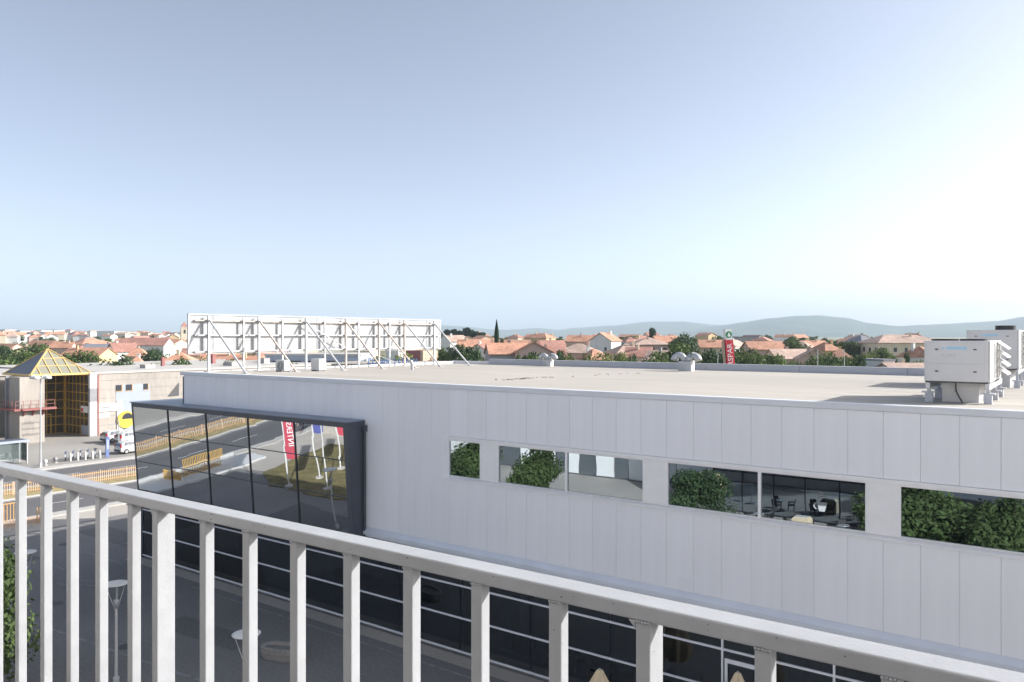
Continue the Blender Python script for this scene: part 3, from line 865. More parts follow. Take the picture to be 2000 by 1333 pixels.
def condenser(x, y, w, h, d, label, fan):
    z = zroof(x, y)-.02
    g = thing('condenser_unit', (x, y, z), label, 'air conditioner', 'small condensers by the billboard')
    mb = MB(); mb.box(-w/2,w/2,-d/2,d/2,.08,h); mb.build('casing', M['ac'], g, local=True, bevel=.015)
    mb = MB(); mb.box(-w/2+.05,-w/2+.12,-d/2,d/2,0,.08); mb.box(w/2-.12,w/2-.05,-d/2,d/2,0,.08); mb.build('foot', M['darkgrey'], g, local=True)
    if fan:
        mb = MB(); n = 20
        for rr in (.08,.16,.24):
            for k in range(n):
                a, b = 2*math.pi*k/n, 2*math.pi*(k+1)/n
                P = lambda r_, t: (.05+r_*math.cos(t), -d/2-.012, h*.52+r_*math.sin(t))
                mb.prism([P(rr,a),P(rr+.03,a),P(rr+.03,b),P(rr,b)], (0,.012,0))
        mb.build('fan_guard', M['darkgrey'], g, local=True)
condenser(-38.9, 30.2, .85, .72, .4, 'small condenser with round fan guard beneath the billboard', True)
condenser(-37.9, 32.1, .75, .78, .55, 'plain boxy condenser beside the round-fan condenser', False)
mb = MB(); mb.tube([(-34.2,36.5,zroof(-34.2,36.5)-.02),(-34.2,36.5,12.15)], .1, 10); mb.tube([(-34.2,36.5,12.1),(-34.3,36.5,12.3),(-34.55,36.5,12.32)], .1, 10)
tag(mb.build('vent_pipe', M['galv'], smooth_=False), 'short bent grey vent pipe on the roof near the billboard braces', 'pipe')
# debris where water has dried
random.seed(21)
mb = MB()
for i in range(34):
    t = random.choice((random.random(), random.gauss(.32,.03), random.gauss(.85,.05))); x = 918+(1240-918)*t; y = 748-(748-727)*t+random.gauss(0,.8)
    r = ray(x, y); k = (11.7-ZC)/r.z
    X, Y = r.x*k, r.y*k; z = zroof(X, Y); s = random.choice((.04,.05,.08,.14))
    P = [(X+s*random.uniform(.6,1.6)*math.cos(a), Y+s*math.sin(a)*random.uniform(.6,1.3), z+.004) for a in (0,1.2,2.4,3.7,5)]
    mb.prism(P, (0,0,.02))
tag(mb.build('leaf_litter', M['bark']), 'scattered dark leaf litter in a line on the pale roof', 'litter', kind='stuff')

# ------------------------------------------------------------------ the yellow framed mall across the road
def build_mall():
    c = thing('concrete_mall', (-116, 60, 0), 'ribbed concrete mall with yellow framed glass entrance and pyramid skylight', 'building')
    X0 = -111.0
    mb = MB(); mb.box(-150, X0, 54.75, 118, 0, 8.62); mb.box(-150,-121,28,54.75,0,8.4); wall = mb.build('wall', M['conc'], c)
    mb = MB(); mb.box(-150.2, X0+.12, 54.6, 118.2, 8.62, 8.92); mb.build('roof_edge', M['kerb'], c)
    mb = MB(); mb.box(-150.2,-120.8,27.8,54.59,8.4,8.7); mb.build('roof_edge', M['kerb'], c)
    # horizontal joints and vertical panel joints in relief
    mb = MB()
    for k in range(6):
        z = 1.4+1.25*k
        mb.box(X0, X0+.03, 54.95, 67.8, z, z+.05)
    mb.build('joint_rib', M['concdk'], wall)
    def onf(name, y0, y1, z0, z1, m, d=.05, par=c):
        q = MB(); q.box(X0+.001, X0+d, y0, y1, z0, z1); return q.build(name, M[m], par)
    onf('recess_panel', 57.4, 62.4, 4.3, 6.98, 'bluepale', .035)
    onf('recess_panel', 58.3, 66, .1, 4.29, 'bluepale', .036)
    onf('white_pier', 57.5, 58.28, .1, 4.7, 'white', .12)
    for y0, y1 in ((57.4,58.3),(58.8,59.8),(61.4,62.2)):
        w = onf('window', y0, y1, 6.1, 6.95, 'win', .06)
        q = MB(); q.box(X0+.061, X0+.10, y1-.12, y1, 6.02, 7.0); q.box(X0+.061, X0+.10, y0, y1-.12, 6.02, 6.1); q.build('window_frame', M['orange'], w)
    q = MB(); q.prism([(X0+.002,65.2,4.85),(X0+.002,67.0,4.85),(X0+.002,67.0,6.85)], (.06,0,0)); q.build('window', M['darkgrey'], c)
    # pier stripes by the entrance
    onf('pier_panel', 53.55, 54.55, .1, 4.8, 'white', .5); onf('pier_panel', 53.55, 54.55, 4.8, 6.7, 'concdk', .49); onf('pier_panel', 53.55, 54.55, 6.7, 8.85, 'white', .5)
    q = MB(); q.box(X0-.3, X0+.55, 54.58, 54.78, 0, 8.6); q.build('down_pipe', M['redbrown'], c)
    # shop signs with hand-lettered strokes
    s = onf('shop_sign', 54.9, 57.5, 3.35, 4.4, 'signwhite', .14)
    q = MB(); random.seed(3)
    def scribble(q, xf, y0, y1, zc, h, n):
        pts = []
        for k in range(n):
            t = k/(n-1)
            pts.append((xf, y0+(y1-y0)*t+.05*math.sin(k*2.1), zc+h*(.35*math.sin(k*1.7)+.15*math.sin(k*3.1))))
        q.tube(pts, .022, 4)
    scribble(q, X0+.16, 55.15, 56.4, 3.87, .5, 22)
    q.build('lettering', M['darkgrey'], s)
    q = MB(); scribble(q, X0+.16, 56.5, 57.35, 3.95, .22, 18); q.build('lettering', M['blue'], s)
    onf('poster', 55.0, 55.65, 2.45, 3.05, 'signwhite', .06); onf('poster', 55.75, 56.45, 2.5, 3.1, 'signwhite', .06)
    # round yellow window
    cy, cz, R = 58.75, 1.95, 1.22
    q = MB(); n = 28
    q.prism([(X0+.13,cy+R*math.cos(2*math.pi*k/n),cz+R*math.sin(2*math.pi*k/n)) for k in range(n)], (.12,0,0)); disc = q.build('round_window', M['yellowb'], c)
    q = MB(); q.prism([(X0+.252,cy+.2+.8*math.cos(math.pi*k/14),cz+.1+.85*math.sin(math.pi*k/14)) for k in range(15)], (.01,0,0)); q.build('half_pane', M['win'], disc)
    # tower with red walkway
    q = MB(); q.box(-113.1,-110,44.5,47.5,0,8.6); tw = q.build('stair_tower', M['conc'], c)
    q = MB(); q.box(-113.25,-113.105,44.45,46.0,.0,8.4); q.box(-113.6,-113.3,44.2,44.6,0,8.7); q.build('tower_fin', M['concdk'], tw)
    q = MB(); q.box(-114.0,-109.3,43.6,44.49,4.35,4.6); q.box(-109.99,-109.1,44.5,48.6,4.35,4.6); q.build('walkway', M['redbrown'], tw)
    q = MB()
    for y in (43.7, 44.6, 45.5, 46.4, 47.3, 48.4): q.beam((-109.2,y,4.6),(-109.2,y,5.6),.05,.05)
    for x in (-110.2,-111.3,-112.5,-113.9): q.beam((x,43.7,4.6),(x,43.7,5.6),.05,.05)
    for z in (5.1,5.6): q.beam((-109.2,43.7,z),(-109.2,48.4,z),.04,.04); q.beam((-109.2,43.7,z),(-113.9,43.7,z),.04,.04)
    q.build('walkway_railing', M['redbrown'], tw)
    for y in (44.9,46,47.2): 
        q = MB(); q.prism([(-109.98,y,4.34),(-109.2,y,4.34),(-109.98,y,3.6)], (0,.12,0)); q.build('bracket', M['redbrown'], tw)
    # graffiti strokes on the tower foot
    q = MB(); random.seed(9)
    for r_ in range(3):
        pts = []
        for k in range(26): pts.append((-109.985, 44.75+2.3*k/25, 1.2+r_*.75+.18*math.sin(k*2.3+r_)+.08*random.uniform(-1,1)))
        q.tube(pts, .02, 4)
    q.build('graffiti', M['concdk'], tw)
    # entrance glazing: back wall (faces +X) and side wall (faces -Y)
    XB, YS = -118.2, 53.9
    back = MB(); 
    gl = []
    ys = [47.6, 48.9, 50.1, 51.3, 52.5, YS]
    zs = [.1, 1.3, 2.5, 3.6, 4.8, 6.0, 7.2, 8.4]
    for y in ys: back.box(XB-.06, XB+.06, y-.05, y+.05, .1, 8.5)
    for z in zs: back.box(XB-.05, XB+.05, ys[0], YS, z-.05, z+.05)
    back.box(XB-.3, XB+.4, YS-.35, YS+.1, .1, 8.6)
    bk = back.build('entrance_frame', M['yellow'], c)
    side = MB()
    xs = [XB+.3, -117, -115.9, -114.8, -113.7, -112.6, -111.05]
    for x in xs: side.box(x-.05, x+.05, YS-.16, YS-.04, .1, 8.5)
    for z in zs: side.box(xs[0], xs[-1], YS-.15, YS-.05, z-.05, z+.05)
    sd = side.build('entrance_frame', M['yellow'], c)
    random.seed(31)
    for a, b in zip(ys, ys[1:]):
        for z0, z1 in zip(zs, zs[1:]):
            q = MB(); q.box(XB-.02, XB+.01, a+.05, b-.05, z0+.05, z1-.05); q.build('pane', M['entglass'], bk)
    for a, b in zip(xs, xs[1:]):
        for z0, z1 in zip(zs, zs[1:]):
            q = MB(); q.box(a+.05, b-.05, YS-.11, YS-.09, z0+.05, z1-.05); q.build('pane', M['entglass'], sd)
    # thicker yellow door and window surrounds
    q = MB()
    for y0, y1, z0, z1 in ((48.0,49.9,.1,2.9),(50.2,51.9,.1,2.9),(48.1,49.9,5.7,7.2),):
        q.box(XB+.065,XB+.14,y0,y0+.16,z0,z1); q.box(XB+.065,XB+.14,y1-.16,y1,z0,z1); q.box(XB+.066,XB+.139,y0+.16,y1-.16,z1-.16,z1)
        if z0 > 1: q.box(XB+.066,XB+.139,y0+.16,y1-.16,z0,z0+.16)
    q.build('door_surround', M['yellow'], bk)
    q = MB(); q.box(-113.0,-111.1,YS-.4,YS-.17,3.3,4.2); q.build('shop_sign', M['signwhite'], c)
    q = MB(); q.box(-112.9,-112.3,YS-.405,YS-.4,3.4,3.9); q.build('sign_patch', M['red'], c)
    q = MB(); q.box(-113.3,-111.1,YS-.2,YS-.165,.2,1.5); q.build('poster', M['bluepale'], c)
    q = MB(); q.box(-113.9,-113.0,47.2,47.4,5.0,6.0); q.build('red_box_sign', M['red'], c)
    q = MB(); q.box(XB-.3,XB-.1,47,54.7,0,8.6); q.box(XB,-111,YS+.02,54.74,0,8.6); q.build('lobby_wall', M['conc'], c)
    # canopy slab + pyramid skylight
    q = MB(); q.box(-118.8,-110.9,46.2,53.8,8.62,8.75); q.build('skylight_kerb', M['conc'], c)
    Bs = [(-119.0,46.1),(-110.8,46.1),(-110.8,53.9),(-119.0,53.9)]; ap = Vector((-114.9,50.0,12.15)); zb = 8.78
    q = MB(); V = [Vector((x,y,zb)) for x,y in Bs]
    q.add(V+[ap], [(0,1,4),(2,3,4),(3,0,4)]); q.build('pyramid_slope', M['slateroof'], c)
    q = MB(); q.add([V[1]+Vector((-.03,0,.02)),V[2]+Vector((-.03,0,.02)),ap-Vector((.03,0,0))], [(0,1,2)]); q.build('pyramid_pane', M['pyrglass'], c)
    q = MB()
    def bar(p, r, w): q.beam(p, r, w, w)
    for i in range(4): bar(V[i], ap, .16); bar(V[i], V[(i+1)%4], .26)
    off = Vector((.04,0,.03))
    for k in range(1, 6):
        p = V[1].lerp(V[2], k/6)
        # bars parallel to the slope line, ending on the hips
        t = 1-abs(k/6-.5)*2
        mid = V[1].lerp(V[2], .5)
        e = p+(ap-mid)*t
        bar(p+off, e+off, .09)
    for f_ in (.33, .62):
        bar(V[1].lerp(ap, f_)+off, V[2].lerp(ap, f_)+off, .09)
    q.build('pyramid_frame', M['pyrframe'], c)
    # roof clutter
    random.seed(14)
    for (x, y, w, h) in ((-118,66,1.6,.5),(-124,72,.5,1.4),(-116,80,2.2,.6),(-121,90,1.2,.9),(-128,84,.6,1.6)):
        q = MB(); q.box(x-w/2,x+w/2,y-w/2,y+w/2,8.63,8.92+h); q.box(x-w/2-.06,x+w/2+.06,y-w/2-.06,y+w/2+.06,8.92+h,9.0+h)
        q.build('roof_box', M['redbrown'] if h > 1.2 else M['kerb'], c)
M['entglass'] = mirror_glass('entrance_glass', (0.45, 0.42, 0.38), (0.10, 0.085, 0.06), 0.16, 0.002, 1)
M['pyrframe'] = mat('pyramid_frame_paint', (0.66, 0.45, 0.17), 0.5, var=0.06)
M['pyrglass'] = mirror_glass('pyramid_glass', (0.6, 0.63, 0.65), (0.30, 0.29, 0.22), 0.2, 0.0, 1)
M['slateroof'] = mat('slate_roof', (0.12, 0.135, 0.16), 0.4, var=0.1, scale=1.2, stretch=(1, 6, 1))
build_mall()

# ------------------------------------------------------------------ fences, lamps, stairs, street furniture
def build_fence():
    X = -75.4
    f = thing('median_fence', (X, 0, 0.06), 'long faded orange picket fence along the dry median between two carriageways', 'fence')
    y0, y1 = -60, 110
    mb = MB()
    for z in (.22, .95): mb.box(X-.03, X+.03, y0, y1, z, z+.07)
    mb.build('rail', M['orange'], f)
    mb = MB(); y = y0
    while y < y1:
        mb.box(X-.02, X+.02, y, y+.06, .1, 1.15); y += .19
    o = mb.build('picket', M['salmon'], f); o['kind'] = 'stuff'
    pm = MB(); pm.box(-.04,.04,-.04,.04,0,1.17); pme = pm.mesh('post', M['salmon'])
    for k in range(int((y1-y0)/2.5)): obj_from('post', pme, f, (0, y0+k*2.5, 0))
build_fence()

def plaza_lamp(x, y, label):
    l = thing('plaza_lamp', (x, y, 0), label, 'lamp', 'disc lamps on the shaded plaza')
    mb = MB(); mb.tube([(0,0,0),(0,0,.25)], .12, 12); mb.tube([(0,0,.25),(0,0,3.0)], [.065,.05], 12); mb.build('pole', M['white'], l, local=True)
    mb = MB(); mb.lathe([(.05,0),(.09,.15),(.12,.32),(.10,.36)], 14, (0,0,2.98)); mb.build('lamp_head', M['galv'], l, local=True, smooth_=True)
    mb = MB()
    for k in range(3):
        a = 2.1*k+.4; mb.tube([(.05*math.cos(a),.05*math.sin(a),2.95),(.40*math.cos(a),.40*math.sin(a),3.97)], .012, 6)
    mb.tube([(0,0,3.3),(0,0,3.98)], .012, 6)
    mb.build('stay_rod', M['white'], l, local=True)
    mb = MB(); mb.lathe([(.02,.0),(.46,.03),(.47,.05),(.40,.075),(.02,.09)], 24, (0,0,3.95)); mb.build('reflector_disc', M['white'], l, local=True, smooth_=True)
    return l
plaza_lamp(-31.3, 16.2, 'slim white disc lamp, middle one of the row on the shaded plaza')
plaza_lamp(-22.5, 16.0, 'slim white disc lamp standing nearest the oval concrete planter')
plaza_lamp(-39.2, 16.1, 'slim white disc lamp partly hidden behind the plaza tree')

def planter():
    p = thing('concrete_planter', (-28.0, 21.7, 0), 'oval ribbed concrete planter on the shaded plaza', 'planter', rz=.35)
    n = 28
    def ov(a, b, z): 
        out = []
        for k in range(n):
            t = 2*math.pi*k/n; c, s = math.cos(t), math.sin(t)
            out.append((a*math.copysign(abs(c)**.6, c), b*math.copysign(abs(s)**.8, s), z))
        return out
    rings = [ov(.85,.42,0), ov(.92,.46,.14), ov(.90,.44,.16), ov(.94,.48,.3), ov(.92,.46,.32), ov(.95,.49,.5), ov(.80,.34,.5), ov(.78,.32,.36)]
    mb = MB()
    for r in rings: mb.v += r
    for i in range(len(rings)-1):
        for k in range(n):
            a, b = i*n+k, i*n+(k+1)%n; mb.f.append((a,b,b+n,a+n)); mb.m.append(0)
    mb.build('shell', M['planterc'], p, local=True)
    mb = MB(); mb.prism(ov(.79,.33,.34), (0,0,.04)); mb.build('soil', M['plaza'], p, local=True)
planter()

def globe_lamp():
    l = thing('street_lamp', (-88.7, 37.9, 0.08), 'tall street lamp with a cluster of white domes before the concrete mall', 'street lamp')
    mb = MB(); mb.tube([(0,0,0),(0,0,9.4)], [.10,.06], 10); mb.box(-.12,.12,-.12,.12,0,.5); mb.build('pole', M['galv'], l, local=True)
    for k in range(4):
        a = .6+k*math.pi/2; x, y = .75*math.cos(a), .75*math.sin(a)
        mb = MB(); mb.tube([(0,0,9.3),(x*.5,y*.5,9.55),(x,y,9.5)], .035, 6); mb.build('arm', M['galv'], l, local=True)
        mb = MB(); mb.lathe([(.05,-.25),(.36,-.22),(.40,-.1),(.30,.08),(.06,.14)], 14, (x,y,9.55)); mb.build('dome', M['white'], l, local=True, smooth_=True)
globe_lamp()
def pole(x, y, z0, h, label, name='lamp_pole', arm=True):
    l = thing(name, (x, y, z0), label, 'street lamp')
    mb = MB(); mb.tube([(0,0,0),(0,0,h)], [.09,.05], 8); mb.build('pole', M['galv'], l, local=True)
    if arm:
        mb = MB(); mb.tube([(0,0,h-.1),(.5,.35,h+.25),(1.1,.8,h+.35)], .04, 6); mb.build('arm', M['galv'], l, local=True)
        mb = MB(); mb.box(.9,1.6,.6,1.0,h+.28,h+.42); mb.build('lamp_head', M['white'], l, local=True)

def stairs_block():
    s = thing('underpass_stairs', (-62, 9, 0), 'pale concrete underpass stairs with orange railings by the road', 'stairs')
    mb = MB(); mb.box(-63.4, -59.8, 6.0, 16.6, .0, .16); mb.box(-63.4,-63.15,7,16.6,.16,.55); mb.box(-60.5,-60.25,9,14,.16,.55); mb.build('wall', M['white'], s)
    mb = MB(); mb.box(-63.1,-60.6,9.2,13.8,.161,.17); mb.build('stairwell_shade', M['darkgrey'], s)  # flat dark plate on the slab paints the shade of the stair opening
    for k in range(8):
        mb = MB(); mb.box(-63.05,-60.65,9.3+.55*k,9.3+.55*k+.28,.171,.22); mb.build('step', M['pave'], s)
    def rail(p, q):
        r = MB(); p, q = Vector(p), Vector(q); n = int((q-p).length/.16)
        for k in range(n+1):
            a = p.lerp(q, k/n); r.beam(a, a+Vector((0,0,.75)), .05, .03)
        r.beam(p+Vector((0,0,.75)), q+Vector((0,0,.75)), .07, .05); r.beam(p+Vector((0,0,.08)), q+Vector((0,0,.08)), .06, .05)
        r.build('railing', M['yellow'], s)
    rail((-63.28,8.0,.5),(-63.28,12.0,.5)); rail((-60.38,10.2,.5),(-60.38,13.8,.5)); rail((-63.1,13.9,.15),(-60.5,13.9,.15))
    t = thing('stair_railing', (-63, 24.5, 0), 'orange stair railing and bench slats at the edge of the sunlit pavement', 'railing')
    r = MB()
    for k in range(12): r.beam((-64.3+.0*k,23.4+.22*k,.1),(-64.3,23.4+.22*k,1.5),.06,.06)
    r.beam((-64.3,23.4,1.5),(-64.3,25.9,1.5),.08,.08); r.build('guard_rail', M['orange'], t)
    for k in range(6):
        mb = MB(); mb.box(-63.6+.26*k,-63.42+.26*k,23.4,27.0,.30-.03*k,.36-.03*k); mb.build('slat', M['salmon'], t)
    mb = MB(); mb.box(-63.7,-62.0,23.5,26.9,0.0,.15); mb.build('base', M['kerb'], t)
    r = MB()
    for k in range(3): r.beam((-62.1,26.3+.2*k,.1),(-62.1,26.3+.2*k,1.3),.06,.06)
    r.build('end_post', M['orange'], t)
stairs_block()

def flag(x, y, h, m, label, txt=None, w=.9, H=4.2, zt=None):
    f = thing('flagpole', (x, y, 0.05), label, 'flagpole', 'flagpoles on the lawn')
    mb = MB(); mb.tube([(0,0,0),(0,0,h)], [.07,.035], 10); mb.build('pole', M['white'], f, local=True)
    mb = MB(); mb.lathe([(.4,0),(.4,.1),(.1,.14)], 14); mb.build('footing', M['kerb'], f, local=True)
    if m:
        zt = zt or h-.1
        mb = MB(); n, k2 = 8, 16
        d = Vector((.65,-.76,0))
        for j in range(k2+1):
            for i in range(n+1):
                u, v = i/n, j/k2
                b = .05*math.sin(v*5+u*2.2)*u
                p = d*(u*w+.06)+Vector((.76,.65,0))*b
                mb.v.append((p.x, p.y, zt-v*H-(.5*u*(1-u) if j == k2 else 0)))
        for j in range(k2):
            for i in range(n):
                a = j*(n+1)+i; mb.f.append((a,a+1,a+n+2,a+n+1)); mb.m.append(0)
        b = mb.build('banner', M[m], f, local=True, smooth_=True)
        if txt:
            me = text_mesh(txt, .62, M['signwhite'], .004)
            for q, off in enumerate((.06, -.06)):
                o = obj_from('lettering', me, b)
                ex = Vector((0,0,1)); 
                nrm = Vector((.76,.65,0))*(1 if q == 0 else -1)
                ey = nrm.cross(ex)
                Mx = Matrix((ex, ey, nrm)).transposed().to_4x4()
                Mx.translation = d*(w/2+.06)+Vector((.76,.65,0))*(off)+Vector((0,0,zt-H*.5))
                o.matrix_local = Mx
flag(-50.0, 11.3, 7.2, 'redflag', 'flagpole with red banner and white lettering at the lawn edge', 'INTERSPAR', .85, 4.8)
flag(-49.6, 8.7, 7.0, 'blueflag', 'flagpole with dark blue banner on the lawn', None, .7, 3.2)
flag(-49.9, 6.0, 7.0, 'redflag', 'flagpole with plain red banner in the middle of the lawn', None, .7, 4.0)
flag(-46.4, 10.5, 5.0, None, 'thin bare white pole without a banner on the lawn')
w = MB(); w.box(-62, -56.6, -2.6, -2.3, 0, 2.6)
gw = tag(w.build('graffiti_wall', M['pave']), 'low cream wall with black scrawl behind the lawn', 'wall')
w = MB(); random.seed(6)
for r_ in range(3):
    pts = [(-58.8+1.4*k/20, -2.285, 1.5+.2*r_+.2*math.sin(k*2.2+r_*2)) for k in range(21)]
    w.tube(pts, .03, 4)
w.build('graffiti', M['black'], gw)

# kiosk at the kerb
def kiosk():
    k = thing('bus_shelter', (-93.5, 36.2, .08), 'glass bus shelter with pale blue roof at the far kerb', 'bus shelter')
    mb = MB(); mb.box(-1.1,1.1,-2.2,2.2,2.35,2.6); mb.build('roof', M['bluepale'], k, local=True, bevel=.03)
    mb = MB(); mb.box(-.8,.8,-1.9,1.9,2.602,2.64); mb.build('roof_panel', M['slate'], k, local=True)
    for x in (-.95,.95):
        for y in (-2,2):
            mb = MB(); mb.box(x-.05,x+.05,y-.05,y+.05,0,2.35); mb.build('post', M['galv'], k, local=True)
    mb = MB(); mb.box(-.97,-.94,-1.9,1.9,.3,2.2); mb.build('pane', M['kioskglass'], k, local=True)
    mb = MB(); mb.box(-.85,.85,2.0,2.03,.3,2.2); mb.build('pane', M['kioskglass'], k, local=True)
    mb = MB(); mb.box(-.7,-.3,-1.6,1.6,.42,.48); mb.box(-.6,-.4,-1.3,-1.2,0,.42); mb.box(-.6,-.4,1.2,1.3,0,.42); mb.build('bench', M['galv'], k, local=True)
M['kioskglass'] = clear_glass('shelter_glass', (.72,.82,.82))
kiosk()
def bollard(x, y, m, label):
    b = thing('bollard', (x, y, .08), label, 'bollard', 'bollards along the far pavement')
    mb = MB(); mb.lathe([(.12,0),(.12,.22),(.19,.30),(.23,.42),(.19,.56),(.07,.63)], 14); mb.build('body', M[m], b, local=True, smooth_=True)
    mb = MB(); mb.lathe([(.24,0),(.24,.06)], 12); mb.build('foot', M['kerb'], b, local=True)
bollard(-89.7, 38.8, 'white', 'white rounded bollard beside the tall street lamp')
bollard(-90.6, 40.2, 'concdk', 'small grey bollard between street lamp and bicycle rack')

def totem():
    t = thing('bike_share_totem', (-90.2, 45.6, .08), 'slim blue and white totem at the end of the bicycle row', 'totem')
    mb = MB(); mb.prism([(0,-.2,0),(0,.2,0),(0,.26,2.2),(0,.16,2.35),(0,-.08,2.35),(0,-.14,2.2)], (.14,0,0)); mb.build('body', M['bikeblue'], t, local=True)
    mb = MB(); mb.box(.141,.15,-.08,.16,.9,2.0); mb.build('info_panel', M['bluepale'], t, local=True)
totem()

def make_bike():
    b = thing('bicycle', (0,0,0), 'blue shared bicycle locked in the rack beside the totem', 'bicycle', 'shared bicycles in the rack')
    for i, y in enumerate((-.55,.55)):
        mb = MB(); n = 20
        mb.tube([(0, y+.33*math.cos(2*math.pi*k/n), .34+.33*math.sin(2*math.pi*k/n)) for k in range(n+1)], .022, 6, cap=False)
        wh = mb.build('wheel', M['tyre'], b, local=True)
        mb = MB()
        for k in range(6):
            a = math.pi*k/6; mb.beam((0,y+.31*math.cos(a),.34+.31*math.sin(a)),(0,y-.31*math.cos(a),.34-.31*math.sin(a)),.008,.008)
        mb.build('spoke', M['galv'], wh, local=True)
    mb = MB()
    for p, q in (((0,-.55,.34),(0,-.1,.32)),((0,-.1,.32),(0,.32,.75)),((0,-.1,.32),(0,-.25,.85)),((0,-.55,.34),(0,-.2,.72)),((0,.32,.75),(0,.55,.34)),((0,.32,.75),(0,.26,1.02))): mb.tube([p,q], .03, 6)
    mb.build('frame', M['bikeblue'], b, local=True)
    mb = MB(); mb.prism([(-.09,-.38,.86),(.09,-.38,.86),(.03,-.12,.88),(-.03,-.12,.88)], (0,0,.06)); mb.build('saddle', M['black'], b, local=True)
    mb = MB(); mb.tube([(-.28,.2,1.04),(0,.27,1.02),(.28,.2,1.04)], .02, 6); mb.build('handlebar', M['galv'], b, local=True)
    mb = MB(); mb.tube([(0,-.55+.38*math.cos(a),.34+.38*math.sin(a)) for a in (.3,.9,1.5,2.1,2.7)], .04, 5); mb.build('mudguard', M['white'], b, local=True)
    mb = MB(); mb.box(-.17,.17,.36,.66,.82,1.06); mb.build('basket', M['galv'], b, local=True)
    return b
bk0 = make_bike()
for i in range(5):
    b = bk0 if i == 0 else copy_tree(bk0)
    b.location = (-91.3+.12*i, 41.6+.75*i, .08); b.rotation_euler = (0, 0, math.radians(62))
    mb = MB(); mb.prism([(-90.75+.12*i,41.7+.75*i,.08),(-90.45+.12*i,41.7+.75*i,.08),(-90.5+.12*i,41.7+.75*i,.95),(-90.7+.12*i,41.7+.75*i,.95)], (0,.14,0))
    tag(mb.build('dock_post', M['white']), 'white docking post of the shared bicycle rack', 'dock', 'docking posts of the bicycle rack')

def make_car(label, group='white cars parked before the mall'):
    c = thing('parked_car', (0,0,0), label, 'car', group)
    # stations along y (front +), each: half width low, half width top, z bottom, z belt, z roof
    st = [(-1.95,.60,.5,.42,.72,.74),(-1.88,.78,.62,.28,.86,.90),(-1.70,.82,.60,.22,.92,1.28),(-1.30,.84,.58,.20,.94,1.46),(-.5,.85,.60,.20,.94,1.50),(.25,.85,.60,.20,.93,1.45),(.75,.84,.62,.20,.92,1.12),(.98,.84,.66,.20,.90,.93),(1.60,.80,.64,.24,.80,.82),(1.88,.70,.55,.30,.66,.68),(1.95,.55,.4,.40,.55,.56)]
    mb = MB(); n = 10
    for y, hw, tw, zb, ze, zr in st:
        prof = [(-hw*.9,zb),(-hw,zb+.12),(-hw,ze-.08),(-hw*.97,ze),(-tw,zr-.03),(tw,zr-.03),(hw*.97,ze),(hw,ze-.08),(hw,zb+.12),(hw*.9,zb)]
        mb.v += [(x,y,z) for x,z in prof]
    for i in range(len(st)-1):
        for k in range(n):
            a, b = i*n+k, i*n+(k+1)%n; mb.f.append((a,b,b+n,a+n)); mb.m.append(0)
    mb.f.append(tuple(range(n))); mb.m.append(0); mb.f.append(tuple((len(st)-1)*n+k for k in range(n))[::-1]); mb.m.append(0)
    body = mb.build('body', M['carwhite'], c, local=True, smooth_=True)
    sub = body.modifiers.new('bevel', 'BEVEL'); sub.width = .03; sub.segments = 2
    # glazing as thin plates just proud of the cabin
    def plate(name, pts, off):
        q = MB(); q.prism(pts, off); return q.build(name, M['carglass'], c, local=True)
    for s in (-1, 1):
        def P(y, f):   # point on side glass; f 0 belt 1 roof
            for (ya,h1,t1,_,e1,r1),(yb,h2,t2,_,e2,r2) in zip(st, st[1:]):
                if ya <= y <= yb:
                    u = (y-ya)/(yb-ya); h = h1+(h2-h1)*u; t = t1+(t2-t1)*u; e = e1+(e2-e1)*u; r = r1+(r2-r1)*u
                    return (s*(h*.97+(t-h*.97)*f+.012), y, e+(r-.03-e)*f)
        for a, b in ((-1.45,-.95),(-.88,-.12),(-.05,.62)):
            pts = [P(a,.12), P(b,.12), P(b if b < .5 else .30,.85), P(a if a > -1.4 else -1.25,.85)]
            plate('side_window', pts, (s*.006,0,0))
        q = MB(); q.box(s*.86 if s > 0 else -1.0, 1.0 if s > 0 else -.86, .55,.68,.92,1.06); q.build('mirror', M['carwhite'], c, local=True)
        q = MB(); q.box(min(s*.45,s*.70), max(s*.45,s*.70), 1.80, 1.90, .56, .70); q.build('headlight', M['head'], c, local=True)
        q = MB(); q.box(min(s*.60,s*.80), max(s*.60,s*.80), -1.90, -1.76, .78, 1.12); q.build('tail_light', M['tail'], c, local=True)
    plate('rear_window', [(-.52,-1.90,.94),(.52,-1.90,.94),(.48,-1.735,1.24),(-.48,-1.735,1.24)], (0,-.012,.004))
    plate('windscreen', [(-.60,.94,.98),(.60,.94,.98),(.52,.36,1.40),(-.52,.36,1.40)], (0,.012,.012))
    q = MB(); q.box(-.72,.72,-1.99,-1.86,.34,.52); q.build('bumper', M['darkgrey'], c, local=True)
    q = MB(); q.box(-.26,.26,-1.965,-1.94,.58,.70); q.build('number_plate', M['signwhite'], c, local=True)
    for y in (-1.18, 1.22):
        for s in (-1, 1):
            q = MB(); n2 = 16
            for x0, r in ((.66,.30),(.87,.30)): q.v += [(s*x0, y+r*math.cos(2*math.pi*k/n2), .30+r*math.sin(2*math.pi*k/n2)) for k in range(n2)]
            for k in range(n2): q.f.append((k,(k+1)%n2,n2+(k+1)%n2,n2+k)); q.m.append(0)
            q.f.append(tuple(range(n2))); q.m.append(0); q.f.append(tuple(range(n2,2*n2))); q.m.append(0)
            w = q.build('wheel', M['tyre'], c, local=True)
            q = MB(); q.prism([(s*.872, y+.19*math.cos(2*math.pi*k/12), .30+.19*math.sin(2*math.pi*k/12)) for k in range(12)], (s*.012,0,0)); q.build('rim', M['rim'], w, local=True)
    return c
c0 = make_car('white hatchback with dark rear, parked beside the mall wall sign')
